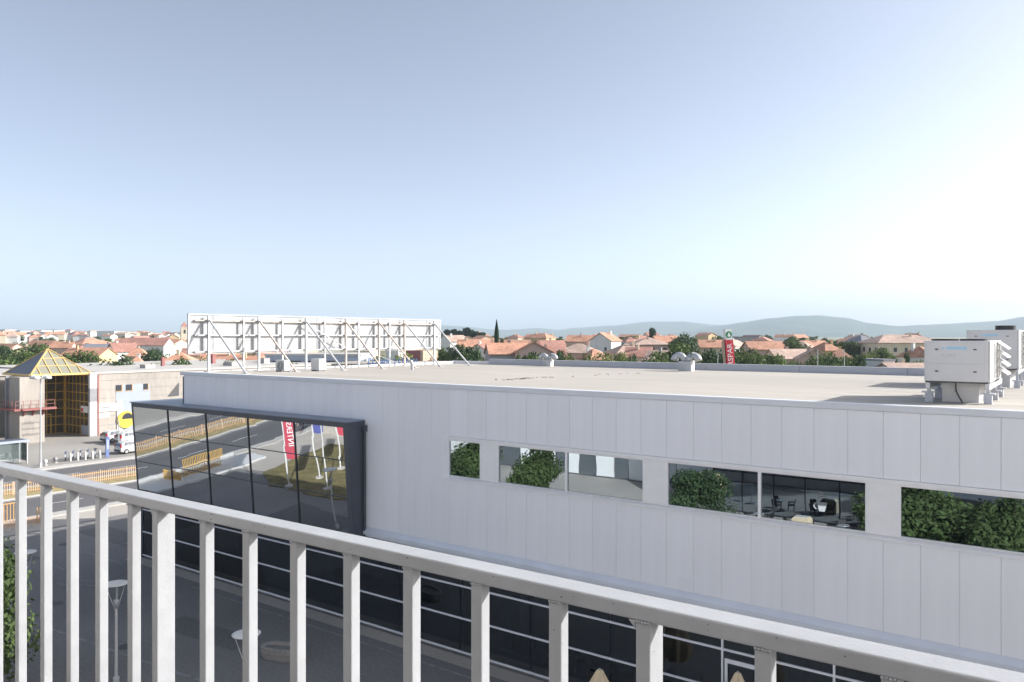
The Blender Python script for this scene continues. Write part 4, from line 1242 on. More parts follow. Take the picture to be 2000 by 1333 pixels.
c0.location = (-102.4, 53.3, .08); c0.scale = (1.05,1.05,1.06)
c1 = copy_tree(c0); c1.location = (-99.4, 53.6, .08); c1['label'] = 'white hatchback parked alongside another, below the round yellow window'
c2 = copy_tree(c0); c2.location = (-91.4, 49.2, .08); c2.scale = (.95,.92,1.0); c2['label'] = 'small white hatchback parked by the kerb next to the blue totem'
pole(-92.2, 48.0, .08, 4.0, 'thin grey pole in front of the round yellow window', 'sign_pole', arm=False)

# ------------------------------------------------------------------ people
def person(name, joints, edges, rad, zones, loc, rz, label, head, hairm):
    me = bpy.data.meshes.new(name)
    keys = list(joints)
    me.from_pydata([joints[k] for k in keys], [(keys.index(a), keys.index(b)) for a, b in edges], [])
    o = bpy.data.objects.new(name, me); col.objects.link(o)
    sk = o.modifiers.new('skin', 'SKIN'); ss = o.modifiers.new('sub', 'SUBSURF'); ss.levels = ss.render_levels = 1
    for i, k in enumerate(keys):
        me.skin_vertices[0].data[i].radius = (rad[k], rad[k]*.85)
        me.skin_vertices[0].data[i].use_root = (k == 'pelvis')
    dg = bpy.context.evaluated_depsgraph_get()
    me2 = bpy.data.meshes.new_from_object(o.evaluated_get(dg))
    bpy.data.objects.remove(o)
    mats_ = sorted({z for z in zones.values()})
    me2.materials.clear()
    for m in mats_: me2.materials.append(M[m])
    for p in me2.polygons:
        k = min(keys, key=lambda q: (Vector(joints[q])-p.center).length)
        p.material_index = mats_.index(zones[k]); p.use_smooth = True
    b = obj_from(name, me2, None, loc, (0,0,rz))
    tag(b, label, 'person')
    mb = MB(); hp = Vector(head)
    mb.lathe([(.02,-.13),(.07,-.11),(.085,-.02),(.09,.05),(.075,.11),(.02,.135)], 12, hp); mb.lathe([(.004,0),(.016,.01),(.004,.05)], 6, hp+Vector((0,-.09,-.03)))
    mb.build('head', M['skin'], b, local=True, smooth_=True)
    mb = MB(); mb.lathe([(.088,.0),(.098,.05),(.085,.12),(.02,.15)], 12, hp+Vector((0,.018,0))); mb.build('hair', M[hairm], b, local=True, smooth_=True)
    return b
E_ = [('pelvis','chest'),('chest','neck'),('neck','headb'),('chest','shl'),('chest','shr'),('shl','ell'),('ell','wrl'),('wrl','hal'),('shr','elr'),('elr','wrr'),('wrr','har'),('pelvis','hil'),('pelvis','hir'),('hil','knl'),('knl','anl'),('anl','tol'),('hir','knr'),('knr','anr'),('anr','tor')]
RAD = dict(pelvis=.15, chest=.16, neck=.06, headb=.06, shl=.075, shr=.075, ell=.05, elr=.05, wrl=.035, wrr=.035, hal=.035, har=.035, hil=.10, hir=.10, knl=.065, knr=.065, anl=.045, anr=.045, tol=.04, tor=.04)
walkj = dict(pelvis=(0,0,.95), chest=(0,-.02,1.32), neck=(0,-.02,1.5), headb=(0,-.03,1.58), shl=(.19,0,1.42), shr=(-.19,0,1.42), ell=(.26,.12,1.15), elr=(-.26,-.10,1.15), wrl=(.26,.05,.92), wrr=(-.26,-.28,.98), hal=(.26,.02,.83), har=(-.25,-.36,.97), hil=(.10,0,.88), hir=(-.10,0,.88), knl=(.11,-.16,.5), knr=(-.11,.12,.48), anl=(.11,-.25,.09), anr=(-.11,.42,.16), tol=(.11,-.42,.04), tor=(-.11,.32,.04))
zw = {k: 'skin' for k in walkj}; zw.update({k: 'shirtw' for k in ('chest','shl','shr','ell','elr')}); zw.update({k: 'clothdk' for k in ('pelvis','hil','hir','knl','knr','tol','tor')})
person('person', walkj, E_, RAD, zw, (-64.4, -2.0, .1), 2.2, 'person in white shirt and dark shorts walking beside the road', (0,-.05,1.70), 'hair')
sit = dict(pelvis=(0,0,.52), chest=(0,-.10,.90), neck=(0,-.16,1.08), headb=(0,-.18,1.15), shl=(.19,-.10,1.0), shr=(-.19,-.10,1.0), ell=(.24,-.22,.75), elr=(-.24,-.22,.75), wrl=(.15,-.42,.64), wrr=(-.15,-.42,.64), hal=(.12,-.5,.62), har=(-.12,-.5,.62), hil=(.10,-.02,.50), hir=(-.10,-.02,.50), knl=(.13,-.46,.50), knr=(-.13,-.46,.50), anl=(.12,-.5,.09), anr=(-.12,-.5,.09), tol=(.12,-.68,.04), tor=(-.12,-.68,.04))
zs_ = {k: 'clothdk' for k in sit}; zs_.update({k: 'skin' for k in ('headb','hal','har','wrl','wrr')})
person('person', sit, E_, RAD, zs_, (-112.6, 42.3, .08), .9, 'person in dark clothes sitting on the low wall by the stair tower', (0,-.22,1.27), 'hair')
mb = MB(); mb.box(-115.5,-112.3,42.0,43.3,.08,.48); tag(mb.build('low_wall', M['concdk']), 'low dark concrete seat wall beside the stair tower', 'wall')

# ------------------------------------------------------------------ trees
def leaf_cloud(clumps, n, leaf, rnd, fill=.55, zs=.82):
    mb = MB()
    tot = sum(r**2 for _, r in clumps)
    for c, r in clumps:
        for _ in range(int(n*r*r/tot)):
            d = Vector((rnd.gauss(0,1), rnd.gauss(0,1), rnd.gauss(0,1))).normalized()
            rr = r*(fill+(1-fill)*rnd.random()**.6)*(1+.12*rnd.uniform(-1,1))
            p = Vector(c)+Vector((d.x*rr, d.y*rr, d.z*rr*zs))
            nrm = (d+Vector((rnd.uniform(-1.1,1.1), rnd.uniform(-1.1,1.1), rnd.uniform(-.5,1.2)))).normalized()
            u = nrm.cross(Vector((rnd.uniform(-1,1), rnd.uniform(-1,1), rnd.uniform(-1,1)))).normalized()
            v = nrm.cross(u)
            s = leaf*rnd.uniform(.6,1.3)
            mb.add([p-u*s, p+v*s*.55, p+u*s, p-v*s*.55], [(0,1,2,3)])
    return mb
def tree_proto(seed, leaf, n, m, H=1.0, W=1.0, kind='round'):
    """unit tree: height 1, crown width about 1"""
    rnd = random.Random(seed)
    clumps = []
    if kind == 'round':
        for _ in range(17):
            a = rnd.uniform(0, 6.28); q = rnd.random()**.5*.34
            z = .62+rnd.uniform(-.27,.24)
            k = 1-abs(z-.58)*1.1
            clumps.append(((q*k*math.cos(a), q*k*math.sin(a), z), rnd.uniform(.11,.2)*k))
        clumps.append(((0,0,.6), .25))
    elif kind == 'cypress':
        for i in range(16):
            z = .06+.9*i/15; w = .5*math.sin(math.pi*min(1,(z*.9+.12)))**.8
            clumps.append(((rnd.uniform(-.05,.05), rnd.uniform(-.05,.05), z), max(.06,w*.5)))
    elif kind == 'pine':
        for i in range(10):
            a = rnd.uniform(0,6.28); q = rnd.uniform(.1,.34)
            z = rnd.uniform(.55,.9); clumps.append(((q*math.cos(a)*(1.25-z), q*math.sin(a)*(1.25-z), z), rnd.uniform(.1,.17)))
    elif kind == 'bush':
        for _ in range(14):
            a = rnd.uniform(0, 6.28); q = rnd.random()**.5*.36
            clumps.append(((q*math.cos(a), q*math.sin(a), rnd.uniform(.25,.72)), rnd.uniform(.16,.27)))
    if kind == 'cypress':
        crown = MB()
        for _ in range(n):
            z = .04+.96*rnd.random()**1.15; R = .5*min(1, z/.18)**.6*(1-z)**.55*(1+.18*math.sin(z*23+1))
            a = rnd.uniform(0, 6.28); q = R*(.6+.4*rnd.random())
            p = Vector((q*math.cos(a), q*math.sin(a), z)); u = Vector((rnd.uniform(-.4,.4), rnd.uniform(-.4,.4), .35)).normalized(); v = Vector((-math.sin(a), math.cos(a), 0))
            crown.add([p-u*leaf*1.2, p+v*leaf*2, p+u*leaf*1.2, p-v*leaf*2], [(0,1,2,3)])
    else:
        crown = leaf_cloud(clumps, n, leaf, rnd, .25 if n > 5000 else .45)
    tr = MB()
    if kind == 'cypress':
        tr.tube([(0,0,0),(0,0,.5)], [.05,.02], 7)
    else:
        tr.tube([(0,0,0),(.01,0,.25),(.0,.01,.45),(.02,0,.7)], [.034,.026,.02,.008], 8)
        for c, r in clumps[:8]:
            tr.tube([(0,0,rnd.uniform(.22,.42)), (c[0]*.5,c[1]*.5,c[2]*.78), c], [.014,.010,.004], 5)
    return crown.mesh('crown', m, False), tr.mesh('trunk', M['bark'], True)
PROTO = {}
for i in range(4): PROTO['mid', i] = tree_proto(100+i, .030, 2600, M['leaf'])
for i in range(3): PROTO['dark', i] = tree_proto(200+i, .030, 2600, M['leafdk'])
for i in range(3): PROTO['yellow', i] = tree_proto(300+i, .030, 2400, M['leafyl'], kind='bush')
for i in range(2): PROTO['bush', i] = tree_proto(350+i, .032, 2400, M['leaf'], kind='bush')
for i in range(2): PROTO['pine', i] = tree_proto(400+i, .034, 2200, M['needle'], kind='pine')
PROTO['cypress', 0] = tree_proto(500, .026, 4500, M['needle'], kind='cypress')
PROTO['near', 0] = tree_proto(600, .019, 11000, M['leafnear'])
PROTO['near', 1] = tree_proto(601, .019, 10000, M['leafnear'])
PROTO['nearbush', 0] = tree_proto(603, .018, 13000, M['leafnear'], kind='bush')
PROTO['neardark', 0] = tree_proto(602, .0175, 14000, M['leafdk'], kind='bush')
TR = random.Random(77)
def tree(kind, X, Y, z, h, w, label, group=None, name='tree'):
    n = len([k for k in PROTO if k[0] == kind])
    cm, tm = PROTO[kind, TR.randrange(n)]
    t = thing(name, (X, Y, z-.05), label, 'tree', group, rz=TR.uniform(0, 6.28))
    obj_from('crown', cm, t, scale=(w, w, h)); obj_from('trunk', tm, t, scale=(w*.8, w*.8, h))
    return t
def ptree(kind, x, ytop, wpx, d, label, group='trees among the houses', name='tree'):
    X, Y = at_depth(x, d); g = gz(X, Y)
    h = zpix(ytop, d)-g
    return tree(kind, X, Y, g, max(h, 2.5)*1.06, wpx*d/F*1.62, label, group, name)

# trees of the plaza (seen directly or in the mirrored windows)
tree('nearbush', -34.6, 11.8, 0, 6.9, 5.8, 'leafy green plaza tree behind the left end of the railing', 'plaza trees')
tree('near', -31.0, 6.6, 0, 7.4, 5.6, 'leafy plaza tree standing between lawn and white shop wing', 'plaza trees')
tree('neardark', -20.6, 3.6, 0, 6.6, 6.4, 'dense rounded green tree before the cafe arcade', 'plaza trees')
tree('near', -38.3, 4.5, 0, 7.2, 7.0, 'leafy plaza tree standing at the edge of the lawn', 'plaza trees')
tree('near', -6.6, 5.2, 0, 7.2, 9.0, 'spreading green tree standing below the balcony', 'plaza trees')
tree('near', -2.4, 6.0, 0, 6.8, 7.0, 'leafy green tree to the right of the balcony tree', 'plaza trees')

for X, Y in ((-98,-8),(-104,-16),(-99,-27),(-106,-36),(-112,-6)):
    tree('mid', X, Y, 0, 9.5, 11, 'broad green tree across the road opposite the lawn', 'trees across the road')
def umbrella(x, y, h, label, w=.30):
    u = thing('closed_parasol', (x, y, 0), label, 'parasol', 'closed cream parasols')
    mb = MB(); mb.tube([(0,0,0),(0,0,h)], .03, 8); mb.build('pole', M['galv'], u, local=True)
    mb = MB(); mb.box(-.35,.35,-.35,.35,0,.08); mb.build('base', M['concdk'], u, local=True)
    mb = MB(); n = 16
    prof = [(.0,h-.04),(.06,h-.06),(.22,h-.7),(.30,h-1.25),(.26,h-1.6),(.2,h-1.8)]
    for i, (r, z) in enumerate(prof):
        for k in range(n):
            a = 2*math.pi*k/n; q = r*(w/.30)*(1+(.28 if k % 2 else -.2)*min(1, i/2))
            mb.v.append((q*math.cos(a), q*math.sin(a), z))
    for i in range(len(prof)-1):
        for k in range(n):
            a, b = i*n+k, i*n+(k+1)%n; mb.f.append((a+n,b+n,b,a)); mb.m.append(0)
    mb.f.append(tuple(range((len(prof)-1)*n, len(prof)*n))); mb.m.append(0)
    mb.build('canopy', M['cream'], u, local=True)
umbrella(-13.2, 23.3, 2.65, 'closed cream parasol standing well in front of the glass shop front', .5)
umbrella(-9.0, 24.9, 3.05, 'closed cream parasol close beside the glass door', .42)
umbrella(-14.3, 22.6, 2.2, 'short closed cream parasol beside the taller parasol', .3)
umbrella(-23.4, -5.0, 3.6, 'closed cream parasol before the arcade, beside the dark column', .5)
umbrella(-22.2, -5.4, 3.6, 'closed cream parasol before the arcade, behind the rounded tree', .5)

def cafe_chair(x, y, rz, label):
    c = thing('cafe_chair', (x, y, .06 if y > 26.5 else .012), label, 'chair', 'dark cafe chairs', rz=rz)
    mb = MB(); mb.box(-.25,.25,-.25,.25,.40,.47); mb.build('seat', M['black'], c, local=True, bevel=.02)
    mb = MB(); mb.prism([(-.25,.2,.47),(.25,.2,.47),(.23,.3,.92),(-.23,.3,.92)], (0,.05,0)); mb.build('backrest', M['black'], c, local=True)
    for sx in (-.22,.22):
        for sy in (-.22,.22):
            mb = MB(); mb.beam((sx,sy,0),(sx,sy,.40),.04,.04); mb.build('leg', M['black'], c, local=True)
    for sx in (-.26,.26):
        mb = MB(); mb.beam((sx,-.2,.66),(sx,.25,.68),.04,.05); mb.beam((sx,-.2,.47),(sx,-.2,.66),.04,.04); mb.build('arm', M['black'], c, local=True)
def cafe_table(x, y, label):
    c = thing('cafe_table', (x, y, .06 if y > 26.5 else .012), label, 'table', 'round cafe tables')
    mb = MB(); mb.lathe([(.40,0),(.41,.02),(.40,.04)], 20, (0,0,.70)); mb.build('table_top', M['galv'], c, local=True)
    mb = MB(); mb.tube([(0,0,.03),(0,0,.70)], .035, 8); mb.build('stem', M['black'], c, local=True)
    mb = MB(); mb.lathe([(.25,0),(.24,.03)], 16); mb.build('foot', M['black'], c, local=True)
for i, (x, y) in enumerate(((-17.4,27.6),(-15.2,27.4),(-12.6,27.8),(-6.6,27.6))):
    cafe_table(x, y, 'round grey cafe table behind the tinted shop glass')
    for k in range(3):
        a = .5+2.1*k; cafe_chair(x+.75*math.cos(a), y+.75*math.sin(a), a-math.pi/2, 'dark cafe chair drawn up to a table behind the shop glass')
for i, (x, y) in enumerate(((-16.5,-6.2),(-13.4,-6.0),(-19.4,-6.4))):
    cafe_table(x, y, 'round grey cafe table under the arcade')
    for k in range(3):
        a = .2+2.1*k; cafe_chair(x+.75*math.cos(a), y+.75*math.sin(a), a-math.pi/2, 'dark cafe chair drawn up to a table under the arcade')

f = thing('freezer_chest', (-16.0, -5.4, .012), 'cream rounded freezer chest standing before the cafe glass', 'freezer')
mb = MB(); mb.prism([(-.6,-.4,.08),(.6,-.4,.08),(.6,-.4,.95),(.45,-.4,1.12),(-.45,-.4,1.12),(-.6,-.4,.95)], (0,.8,0)); mb.build('body', M['cream'], f, local=True, bevel=.03)
mb = MB(); mb.box(-.4,.4,-.3,.3,1.121,1.15); mb.build('lid', M['white'], f, local=True)
mb = MB(); mb.box(-.55,.55,-.35,.35,0,.08); mb.build('base', M['darkgrey'], f, local=True)

# ------------------------------------------------------------------ the town
HR = random.Random(5)
winm = {}
def win_mesh():
    if 'w' not in winm:
        mb = MB(); mb.box(-.5,.5,-.05,.02,0,1.3); winm['w'] = mb.mesh('window', M['win'])
    return winm['w']
def house(X, Y, g, w, d, hw, hr, kind, wall, roof, rz, label, group=None, wins=False, chim=True, name='house'):
    h = thing(name, (X, Y, g-.1), label, 'house', group, rz=rz)
    mb = MB(); hw += .1
    x, y = w/2, d/2; ov = .35
    if kind == 'gable':
        mb.prism([(-x,-y,0),(-x,y,0),(-x,y,hw),(-x,0,hw+hr),(-x,-y,hw)], (w,0,0))
    else:
        mb.box(-x,x,-y,y,0,hw)
    mb.build('wall', WALLS[wall], h, local=True)
    mb = MB(); e = hw-ov*hr/y
    if kind == 'gable':
        for s in (-1, 1):
            mb.prism([(-x-ov,0,hw+hr+.02),(-x-ov,s*(y+ov),e+.02),(-x-ov,s*(y+ov),e+.20),(-x-ov,0,hw+hr+.22)], (w+2*ov,0,0))
    elif kind == 'hip':
        rl = max(.2, x-y*.85)
        V = [(-x-ov,-y-ov,e),(x+ov,-y-ov,e),(x+ov,y+ov,e),(-x-ov,y+ov,e),(-rl,0,hw+hr),(rl,0,hw+hr)]
        V2 = [(a,b,c+.16) for a,b,c in V]
        mb.add(V2+V[:4], [(0,1,5,4),(1,2,5),(2,3,4,5),(3,0,4),(6,7,1,0),(7,8,2,1),(8,9,3,2),(9,6,0,3),(9,8,7,6)])
    else:
        mb.box(-x-.15,x+.15,-y-.15,y+.15,hw+.005,hw+.3)
    r = mb.build('roof', ROOFS[roof], h, local=True)
    if chim and kind != 'flat':
        cx, cy = HR.uniform(-.3,.3)*w, HR.choice((-1,1))*d*.12
        mb = MB(); mb.box(cx-.3,cx+.3,cy-.25,cy+.25,hw+hr*.5,hw+hr+.7); mb.box(cx-.38,cx+.38,cy-.33,cy+.33,hw+hr+.7,hw+hr+.8); mb.build('chimney', WALLS[wall], r, local=True)
    if wins:
        me = win_mesh()
        nz = max(1, int(hw/2.9))
        for fz in range(nz):
            zz = .95+fz*2.8
            if zz+1.3 > hw: break
            for side in range(4):
                L_ = w if side % 2 == 0 else d
                n = max(1, int(L_/3.2))
                for k in range(n):
                    u = -L_/2+(k+.5)*L_/n+HR.uniform(-.2,.2)
                    if HR.random() < .15: continue
                    p = [(u,-y,zz),(x,u,zz),(u,y,zz),(-x,u,zz)][side]
                    o = obj_from('window', me, h, p, (0,0,side*math.pi/2))
                    o.scale = (HR.uniform(.8,1.2), 1, HR.uniform(.85,1.1))
    return h
def phouse(x, ytop, wpx, d, kind, wall, roof, label, rot=0.0, depth=8.0, hr=None, group=None, wins=None, name='house', chim=True):
    X, Y = at_depth(x, d); g = gz(X, Y)
    top = zpix(ytop, d)-g
    w = wpx*d/F
    hr = hr if hr is not None else min(2.2, depth*.26)
    if kind == 'flat': hr = .3
    top = max(top, 4.6)
    return house(X, Y, g, w, depth, top-hr-.2, hr, kind, wall, roof, PHI+rot, label, group, wins if wins is not None else d < 330, chim, name)

# houses beyond the far parapet
phouse(990, 670, 76, 172, 'gable', 'grey', 'orange', 'grey stone house with orange roof below the tall cypress', .15, 9)
phouse(1042, 668, 20, 168, 'gable', 'pink', 'orange', 'narrow pink house end with an arch beside the grey stone house', 1.7, 8)
phouse(1070, 678, 62, 185, 'gable', 'pink', 'red', 'long low pink house with red roof right of the arch house', .1, 8)
phouse(1078, 665, 46, 240, 'gable', 'cream', 'red', 'cream house with red ridge behind the long low pink house', .1, 8)
phouse(1130, 671, 84, 205, 'hip', 'pink', 'faded', 'wide house with broad faded hip roof behind the small gooseneck vent', -.2, 12)
phouse(1160, 681, 40, 175, 'hip', 'white', 'orange', 'small white house with bright orange hip roof below the white gabled house', .3, 8)
phouse(1140, 655, 62, 290, 'gable', 'pink', 'orange', 'pink terrace with orange roof left of the white gabled house', -.2, 10)
phouse(1182, 650, 34, 270, 'gable', 'white', 'orange', 'tall white house with bright gable end and orange roof', .85, 9, 2.6)
phouse(1222, 671, 60, 200, 'hip', 'cream', 'faded', 'cream house with faded hip roof below the tall white gable', .2, 10)
phouse(1266, 659, 70, 260, 'hip', 'pink', 'faded', 'large pink villa with layered faded roofs left of the great tree', .1, 13)
phouse(1300, 656, 46, 300, 'gable', 'pink', 'orange', 'house with long orange roof behind the pink villa', .1, 9)
phouse(1248, 678, 46, 190, 'gable', 'cream', 'red', 'small cream house with red roof before the pink villa', -.3, 8)
phouse(1290, 684, 44, 180, 'gable', 'grey', 'faded', 'low grey house with pale roof before the pink villa', -.5, 8)
phouse(1392, 664, 64, 250, 'gable', 'cream', 'orange', 'cream house with long orange roof left of the red sign tower', .05, 9)
phouse(1492, 667, 72, 235, 'gable', 'pink', 'orange', 'long pink house with orange roof right of the red sign tower', .05, 9)
phouse(1540, 682, 74, 190, 'gable', 'pink', 'faded', 'long low pink house with faded roof before the domed tree', .1, 8)
phouse(1588, 682, 26, 170, 'gable', 'pink', 'faded', 'narrow pink gable house beside the thin lamp pole', 1.45, 7)
phouse(1612, 668, 36, 215, 'hip', 'ochre', 'orange', 'ochre house with small orange hip roof left of the long institution', .2, 8)
phouse(1640, 682, 44, 190, 'hip', 'ochre', 'orange', 'ochre house with stepped orange roof before the long institution', -.4, 8)
phouse(1757, 654, 132, 250, 'hip', 'cream', 'faded', 'long three storey cream institution with faded hip roof', .08, 13, 2.4, name='institution_building')
phouse(1682, 655, 34, 262, 'hip', 'grey', 'grey', 'dark grey block with slate roof attached to the long institution', .08, 12, 2.0)
phouse(1797, 676, 34, 170, 'hip', 'white', 'orange', 'white house with orange roof left of the rooftop air unit', .5, 8)
phouse(1770, 709, 90, 135, 'gable', 'cream', 'faded', 'low cream shed with pale tiled roof beyond the far parapet', .05, 7, 1.2, wins=False)
phouse(1712, 699, 26, 140, 'flat', 'white', 'grey', 'small white box building with dark doorway beyond the parapet', .3, 6, wins=True)
phouse(1452, 657, 42, 420, 'flat', 'grey', 'grey', 'dark flat roofed block behind the red sign tower', .1, 14, wins=False)
phouse(885, 655, 46, 300, 'gable', 'white', 'faded', 'white gabled house before the pine grove', .7, 9)
phouse(925, 663, 60, 250, 'gable', 'cream', 'orange', 'cream house with orange roof left of the cypress', .1, 9)
phouse(945, 672, 34, 200, 'gable', 'white', 'red', 'small white house with red roof left of the grey stone house', .9, 7)
phouse(1010, 664, 50, 330, 'gable', 'cream', 'orange', 'cream house with orange roof right behind the cypress', .1, 9)
# houses on the left, behind the concrete mall
phouse(240, 670, 44, 260, 'gable', 'white', 'red', 'white house with tall gable end and round attic window behind the mall', .75, 9, 2.6)
phouse(285, 660, 90, 330, 'gable', 'white', 'red', 'long white house with broad red roof beyond the gabled house', .05, 12, 3.0)
phouse(272, 680, 40, 230, 'hip', 'cream', 'orange', 'small cream house with orange hip roof beside the dark tree', .2, 8)
phouse(268, 697, 34, 165, 'hip', 'white', 'orange', 'white house with bright orange hip roof just beyond the mall roof', .3, 8)
phouse(352, 688, 62, 185, 'hip', 'cream', 'orange', 'cream house with wide bright orange hip roof left of the billboard', .2, 10)
phouse(175, 679, 78, 240, 'gable', 'ochre', 'orange', 'long orange roofed house beyond the pyramid skylight', -.1, 9)
phouse(195, 672, 50, 290, 'gable', 'grey', 'grey', 'house with dark solar roof beyond the pyramid skylight', .1, 9)
phouse(125, 668, 36, 300, 'gable', 'pink', 'orange', 'pink house with orange roof above the left trees', .2, 8)
phouse(168, 655, 18, 600, 'flat', 'grey', 'grey', 'grey tower block rising above the far town roofs', .3, 10, wins=False, name='tower_block')
phouse(152, 656, 12, 620, 'flat', 'white', 'grey', 'white block beside the grey tower block', .3, 10, wins=False, name='tower_block')
phouse(430, 690, 66, 180, 'gable', 'cream', 'orange', 'orange roofed house seen under the left part of the billboard', .1, 9)
phouse(480, 695, 60, 165, 'gable', 'ochre', 'orange', 'ochre house with orange roof seen between billboard legs', -.1, 8)
phouse(530, 686, 60, 220, 'gable', 'white', 'red', 'white gabled house seen under the middle of the billboard', .8, 9)
phouse(385, 680, 50, 260, 'gable', 'cream', 'red', 'cream house with red roof beside the church tower', .2, 9)
# random further town
walls = ['white','white','cream','pink','ochre','cream']; roofs = ['orange','red','faded','orange']
rng = random.Random(44)
def town(n, xa, xb, da, db, region):
    for i in range(n):
        d = da*(db/da)**rng.random(); x = rng.uniform(xa, xb)
        X, Y = at_depth(x, d); g = gz(X, Y)
        wl, rf = rng.choice(walls), rng.choice(roofs); kd = rng.choice(('gable','gable','hip'))
        house(X, Y, g, rng.uniform(8,17), rng.uniform(7,10), rng.uniform(4.5,7.5), rng.uniform(1.6,2.4), kd, wl, rf, rng.choice((0,.3,1.57,.9,-.4))+rng.uniform(-.1,.1),
              f'distant {wl} house with {"sun-faded" if rf=="faded" else rf} {kd} roof {region}', f'{wl} {rf} {kd} houses {region}', wins=False, chim=(i % 2 == 0))
town(95, -60, 372, 330, 1250, 'in the far town left of the billboard')
town(16, 380, 870, 300, 700, 'glimpsed under the billboard')
town(26, 870, 1320, 300, 620, 'below the hills left of the sign tower')
town(15, 1320, 1830, 280, 560, 'below the hills right of the great tree')
for i in range(14):
    d = rng.uniform(700, 1300); x = rng.uniform(-40, 370); X, Y = at_depth(x, d)
    house(X, Y, gz(X,Y), rng.uniform(20,34), 14, rng.uniform(6,9), .3, 'flat', 'white', 'grey', rng.uniform(-.2,.4), 'far white flat roofed block in the hazy town', 'far white blocks of the town', wins=False, chim=False, name='far_block')

def church():
    d = 430; X, Y = at_depth(360, d); g = gz(X, Y); s = d/F
    zt, ze = zpix(628, d), zpix(640, d)
    c = thing('church', (X, Y, g-.1), 'church with square stone bell tower and red pyramid spire left of the billboard', 'church', rz=PHI+.5)
    w = 3.6; he = ze-g
    mb = MB(); mb.box(-w/2,w/2,-w/2,w/2,0,he); tw = mb.build('bell_tower', WALLS['cream'], c, local=True)
    mb = MB(); mb.box(-w/2-.2,w/2+.2,-w/2-.2,w/2+.2,he,he+.3); mb.build('cornice', WALLS['white'], tw, local=True)
    mb = MB(); V = [(-w/2-.1,-w/2-.1,he+.3),(w/2+.1,-w/2-.1,he+.3),(w/2+.1,w/2+.1,he+.3),(-w/2-.1,w/2+.1,he+.3),(0,0,zt-g)]
    mb.add(V, [(0,1,4),(1,2,4),(2,3,4),(3,0,4),(3,2,1,0)]); mb.build('spire', ROOFS['red'], c, local=True)
    for sd in range(4):
        mb = MB(); mb.box(-.5,.5,-w/2-.05,-w/2+.02,he-3.2,he-1.2); o = mb.build('belfry_opening', M['win'], tw, local=True); o.rotation_euler = (0,0,sd*math.pi/2)
    mb = MB(); mb.prism([(1.8,-4,0),(1.8,4,0),(1.8,4,he-8),(1.8,0,he-5),(1.8,-4,he-8)], (14,0,0)); mb.build('nave', WALLS['pink'], c, local=True)
    mb = MB()
    for s_ in (-1,1): mb.prism([(1.6,0,he-4.95),(1.6,s_*4.4,he-8.25),(1.6,s_*4.4,he-8),(1.6,0,he-4.7)], (14.4,0,0))
    mb.build('nave_roof', ROOFS['red'], c, local=True)
church()

# metal hall, blue letters and red box behind the billboard
X, Y = at_depth(610, 150)
h = thing('metal_hall', (X, Y, 0), 'blue grey metal hall seen under the billboard', 'building', rz=PHI)
mb = MB(); mb.box(-9,9,0,14,0,10.2); mb.build('wall', M['metalhall'], h, local=True)
mb = MB(); mb.box(-9.2,9.2,-.2,14.2,10.2,10.5); mb.build('roof', M['kerb'], h, local=True)
for k in range(5):
    mb = MB(); mb.box(-7.6+k*3.4,-5.6+k*3.4,-.06,-.001,7.6,9.2); mb.build('window', M['win'], h, local=True)
X, Y = at_depth(763, 105)
g = thing('rooftop_lettering', (X, Y, 0), 'row of blue letters on the edge of a low building beyond the roof', 'sign', rz=PHI)
mb = MB(); mb.box(-8,10,.3,12,0,10.2); mb.build('low_building', M['conc'], g, local=True)
mb = MB(); mb.box(-3.2,3.2,.12,.16,10.22,10.30); mb.build('letter_rail', M['blue'], g, local=True)
rr = random.Random(3)
for k in range(12):
    q = MB(); x0 = -3.0+.52*k+(.35 if k > 5 else 0)
    q.box(x0,x0+.09,.08,.16,10.30,10.92)
    for z in rr.sample((10.33,10.56,10.82), rr.choice((1,2,2))): q.box(x0+.09,x0+.36,.085,.155,z,z+.1)
    if rr.random() < .5: q.box(x0+.36,x0+.44,.08,.16,10.30,10.92)
    q.build('letter', M['blue'], g, local=True)
X, Y = at_depth(806, 160)
mb = MB(); mb.box(X-2.2,X+2.2,Y,Y+6,0,11.0); rb = mb.build('red_block', M['redbrown'])
tag(rb, 'red walled block with orange edge seen under the right billboard end', 'building')
mb = MB(); mb.box(X+2.21,X+2.9,Y-.1,Y+5.9,0,11.0); mb.build('orange_edge', M['salmon'], rb)

